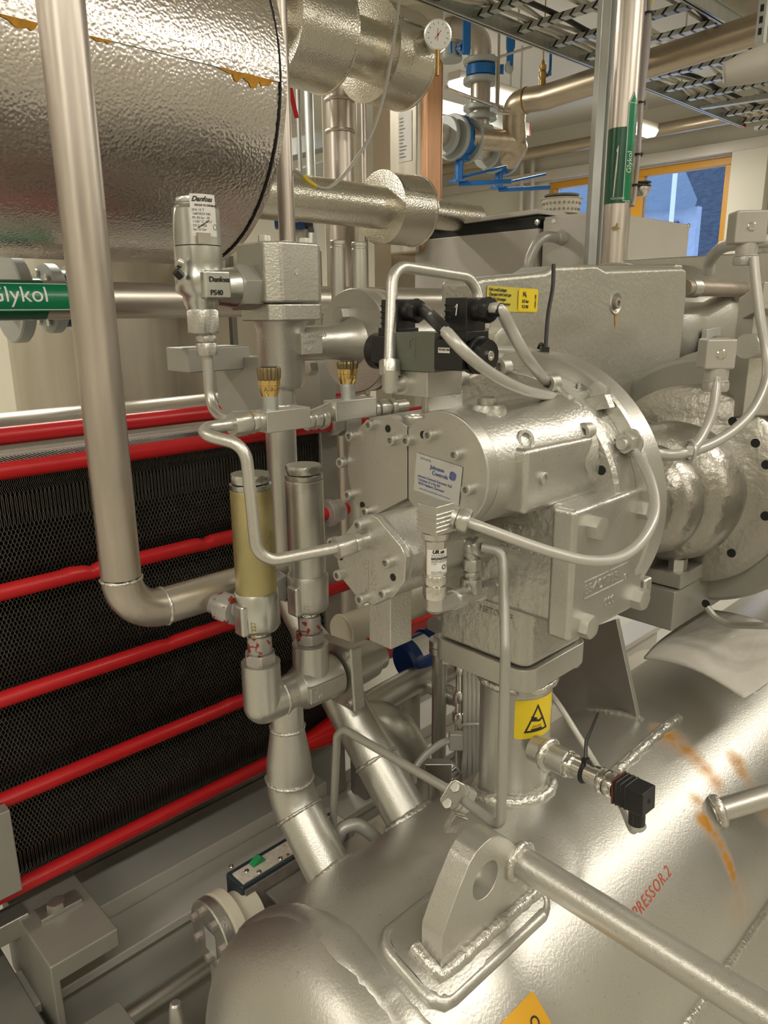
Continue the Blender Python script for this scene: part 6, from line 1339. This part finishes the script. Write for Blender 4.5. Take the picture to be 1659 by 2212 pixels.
cx_=thing('white_spacer','white round spacer with a hole beside the red thread cap','spacer',P(950,1350,1.5)); G().lathe(P(940,1355,1.5),EX,[(.0,.002),(.022,0),(.022,.06)],24).o('spacer',PLAS,cx_)
cb2=thing('cable_bundle','bundle of grey cables tied upright left of the stand pipe','cable bundle',P(1018,1560,1.25))
for i in range(5):
    x=1005+9*i; G().tube([P(x,1425,1.2),P(x,1500,1.2),P(x+1,1600,1.24),P(x+(i%3)*3-2,1700,1.27)],.0042,10).o('cable',PLAS,cb2)
G().loop([P(1020+24*math.cos(t),1568+4*math.sin(t),1.22+.012*math.sin(t)) for t in [2*math.pi*i/24 for i in range(24)]],.0022,6).o('tie',PLAS,cb2)
ic=thing('fitting_column','column of small steel fittings and a plug beside the cable bundle','fitting',P(995,1480,1.25)); q=P(995,1490,1.25)
G().hexn(q,q-EZ*.02,.013).cyl(q+EZ*.05,q-EZ*.2,.009,n=16).hexn(q+EZ*.03,q+EZ*.05,.012).hexn(q-EZ*.06,q-EZ*.04,.013).hexn(q-EZ*.19,q-EZ*.15,.012).o('column',CHROM,ic); G().obox(P(985,1600,1.25),rt,EZ,fw,.012,.016,.012).o('plug',PLAS,ic,bev=.003)
G().tube(spl([P(980,1598,1.25),P(955,1605,1.24),P(920,1630,1.23),P(897,1660,1.22),P(893,1690,1.22)]),.006,10).o('hose',PLAS,ic)
G().obox(P(945,1665,1.24),rt,EZ,fw,.022,.018,.015).hexn(P(965,1672,1.24),P(985,1655,1.24),.014).o('tee_block',ZINC,ic,bev=.002)
rb=thing('bolt_boss','small grey flange with red chipped bolt beside the blue actuator','flange',P(958,1385,1.45)); G().lathe(P(950,1408,1.4),EZ,[(.02,0),(.02,.012),(.018,.013),(.02,.014),(.02,.026)],24).o('boss',PAINT,rb); bolt(rb,'hex','boss_bolt',P(950,1380,1.4),EZ,.011,CHIP)
G().cyl(P(950,1408,1.4),V((P(950,1408,1.4).x,P(950,1408,1.4).y,.0)),.014,n=16).o('stem',PAINT,rb)
fr=beam('frame_upright','grey frame trough behind the sloping pipes with a dark opening',[((1.15,.95,.30),(1.9,1.10,.36)),((1.15,.95,0),(1.9,.97,.3))])
hb=thing('hose_loop','grey hose arching behind the sloping pipes over the vessel','hose',P(770,1790,1.15)); G().tube(spl([P(728,1815,1.12),P(740,1790,1.12),P(770,1782,1.13),P(800,1800,1.14),P(830,1830,1.17)]),.010,14).o('hose',PLAS,hb)
cy=thing('cooler_vessel','cream painted horizontal cooler vessel behind the oil separator','vessel',P(760,1830,1.25)); G().lathe((.80,.86,.47),EX,[(.03,-.02),(.08,0),(.10,.03),(.10,1.1)],48).o('cooler_shell',CREAM,cy); G().box((.9,.80,0),(.96,.92,.40)).o('cooler_foot',BEAM,cy)
rp=thing('square_post','grey square post with a clamp holding the brace bar at the lower right corner','post',(.58,.11,0)); q=bb
G().box((q.x-.022,q.y-.075,0),(q.x+.024,q.y-.028,q.z+.10)).o('post',BEAM,rp,bev=.003); G().box((q.x-.024,q.y-.028,q.z-.028),(q.x+.026,q.y-.02,q.z+.026)).o('clamp_plate',BEAM,rp,bev=.001)
pb=thing('control_box','flat grey control box on a slim post just outside the right edge of the picture','control box',(1.4,.05,0)); G().box((1.08,.03,.70),(1.75,.08,1.20)).o('panel_case',BOXG,pb,bev=.004); G().box((1.38,.035,0),(1.42,.075,.70)).o('post',BEAM,pb)
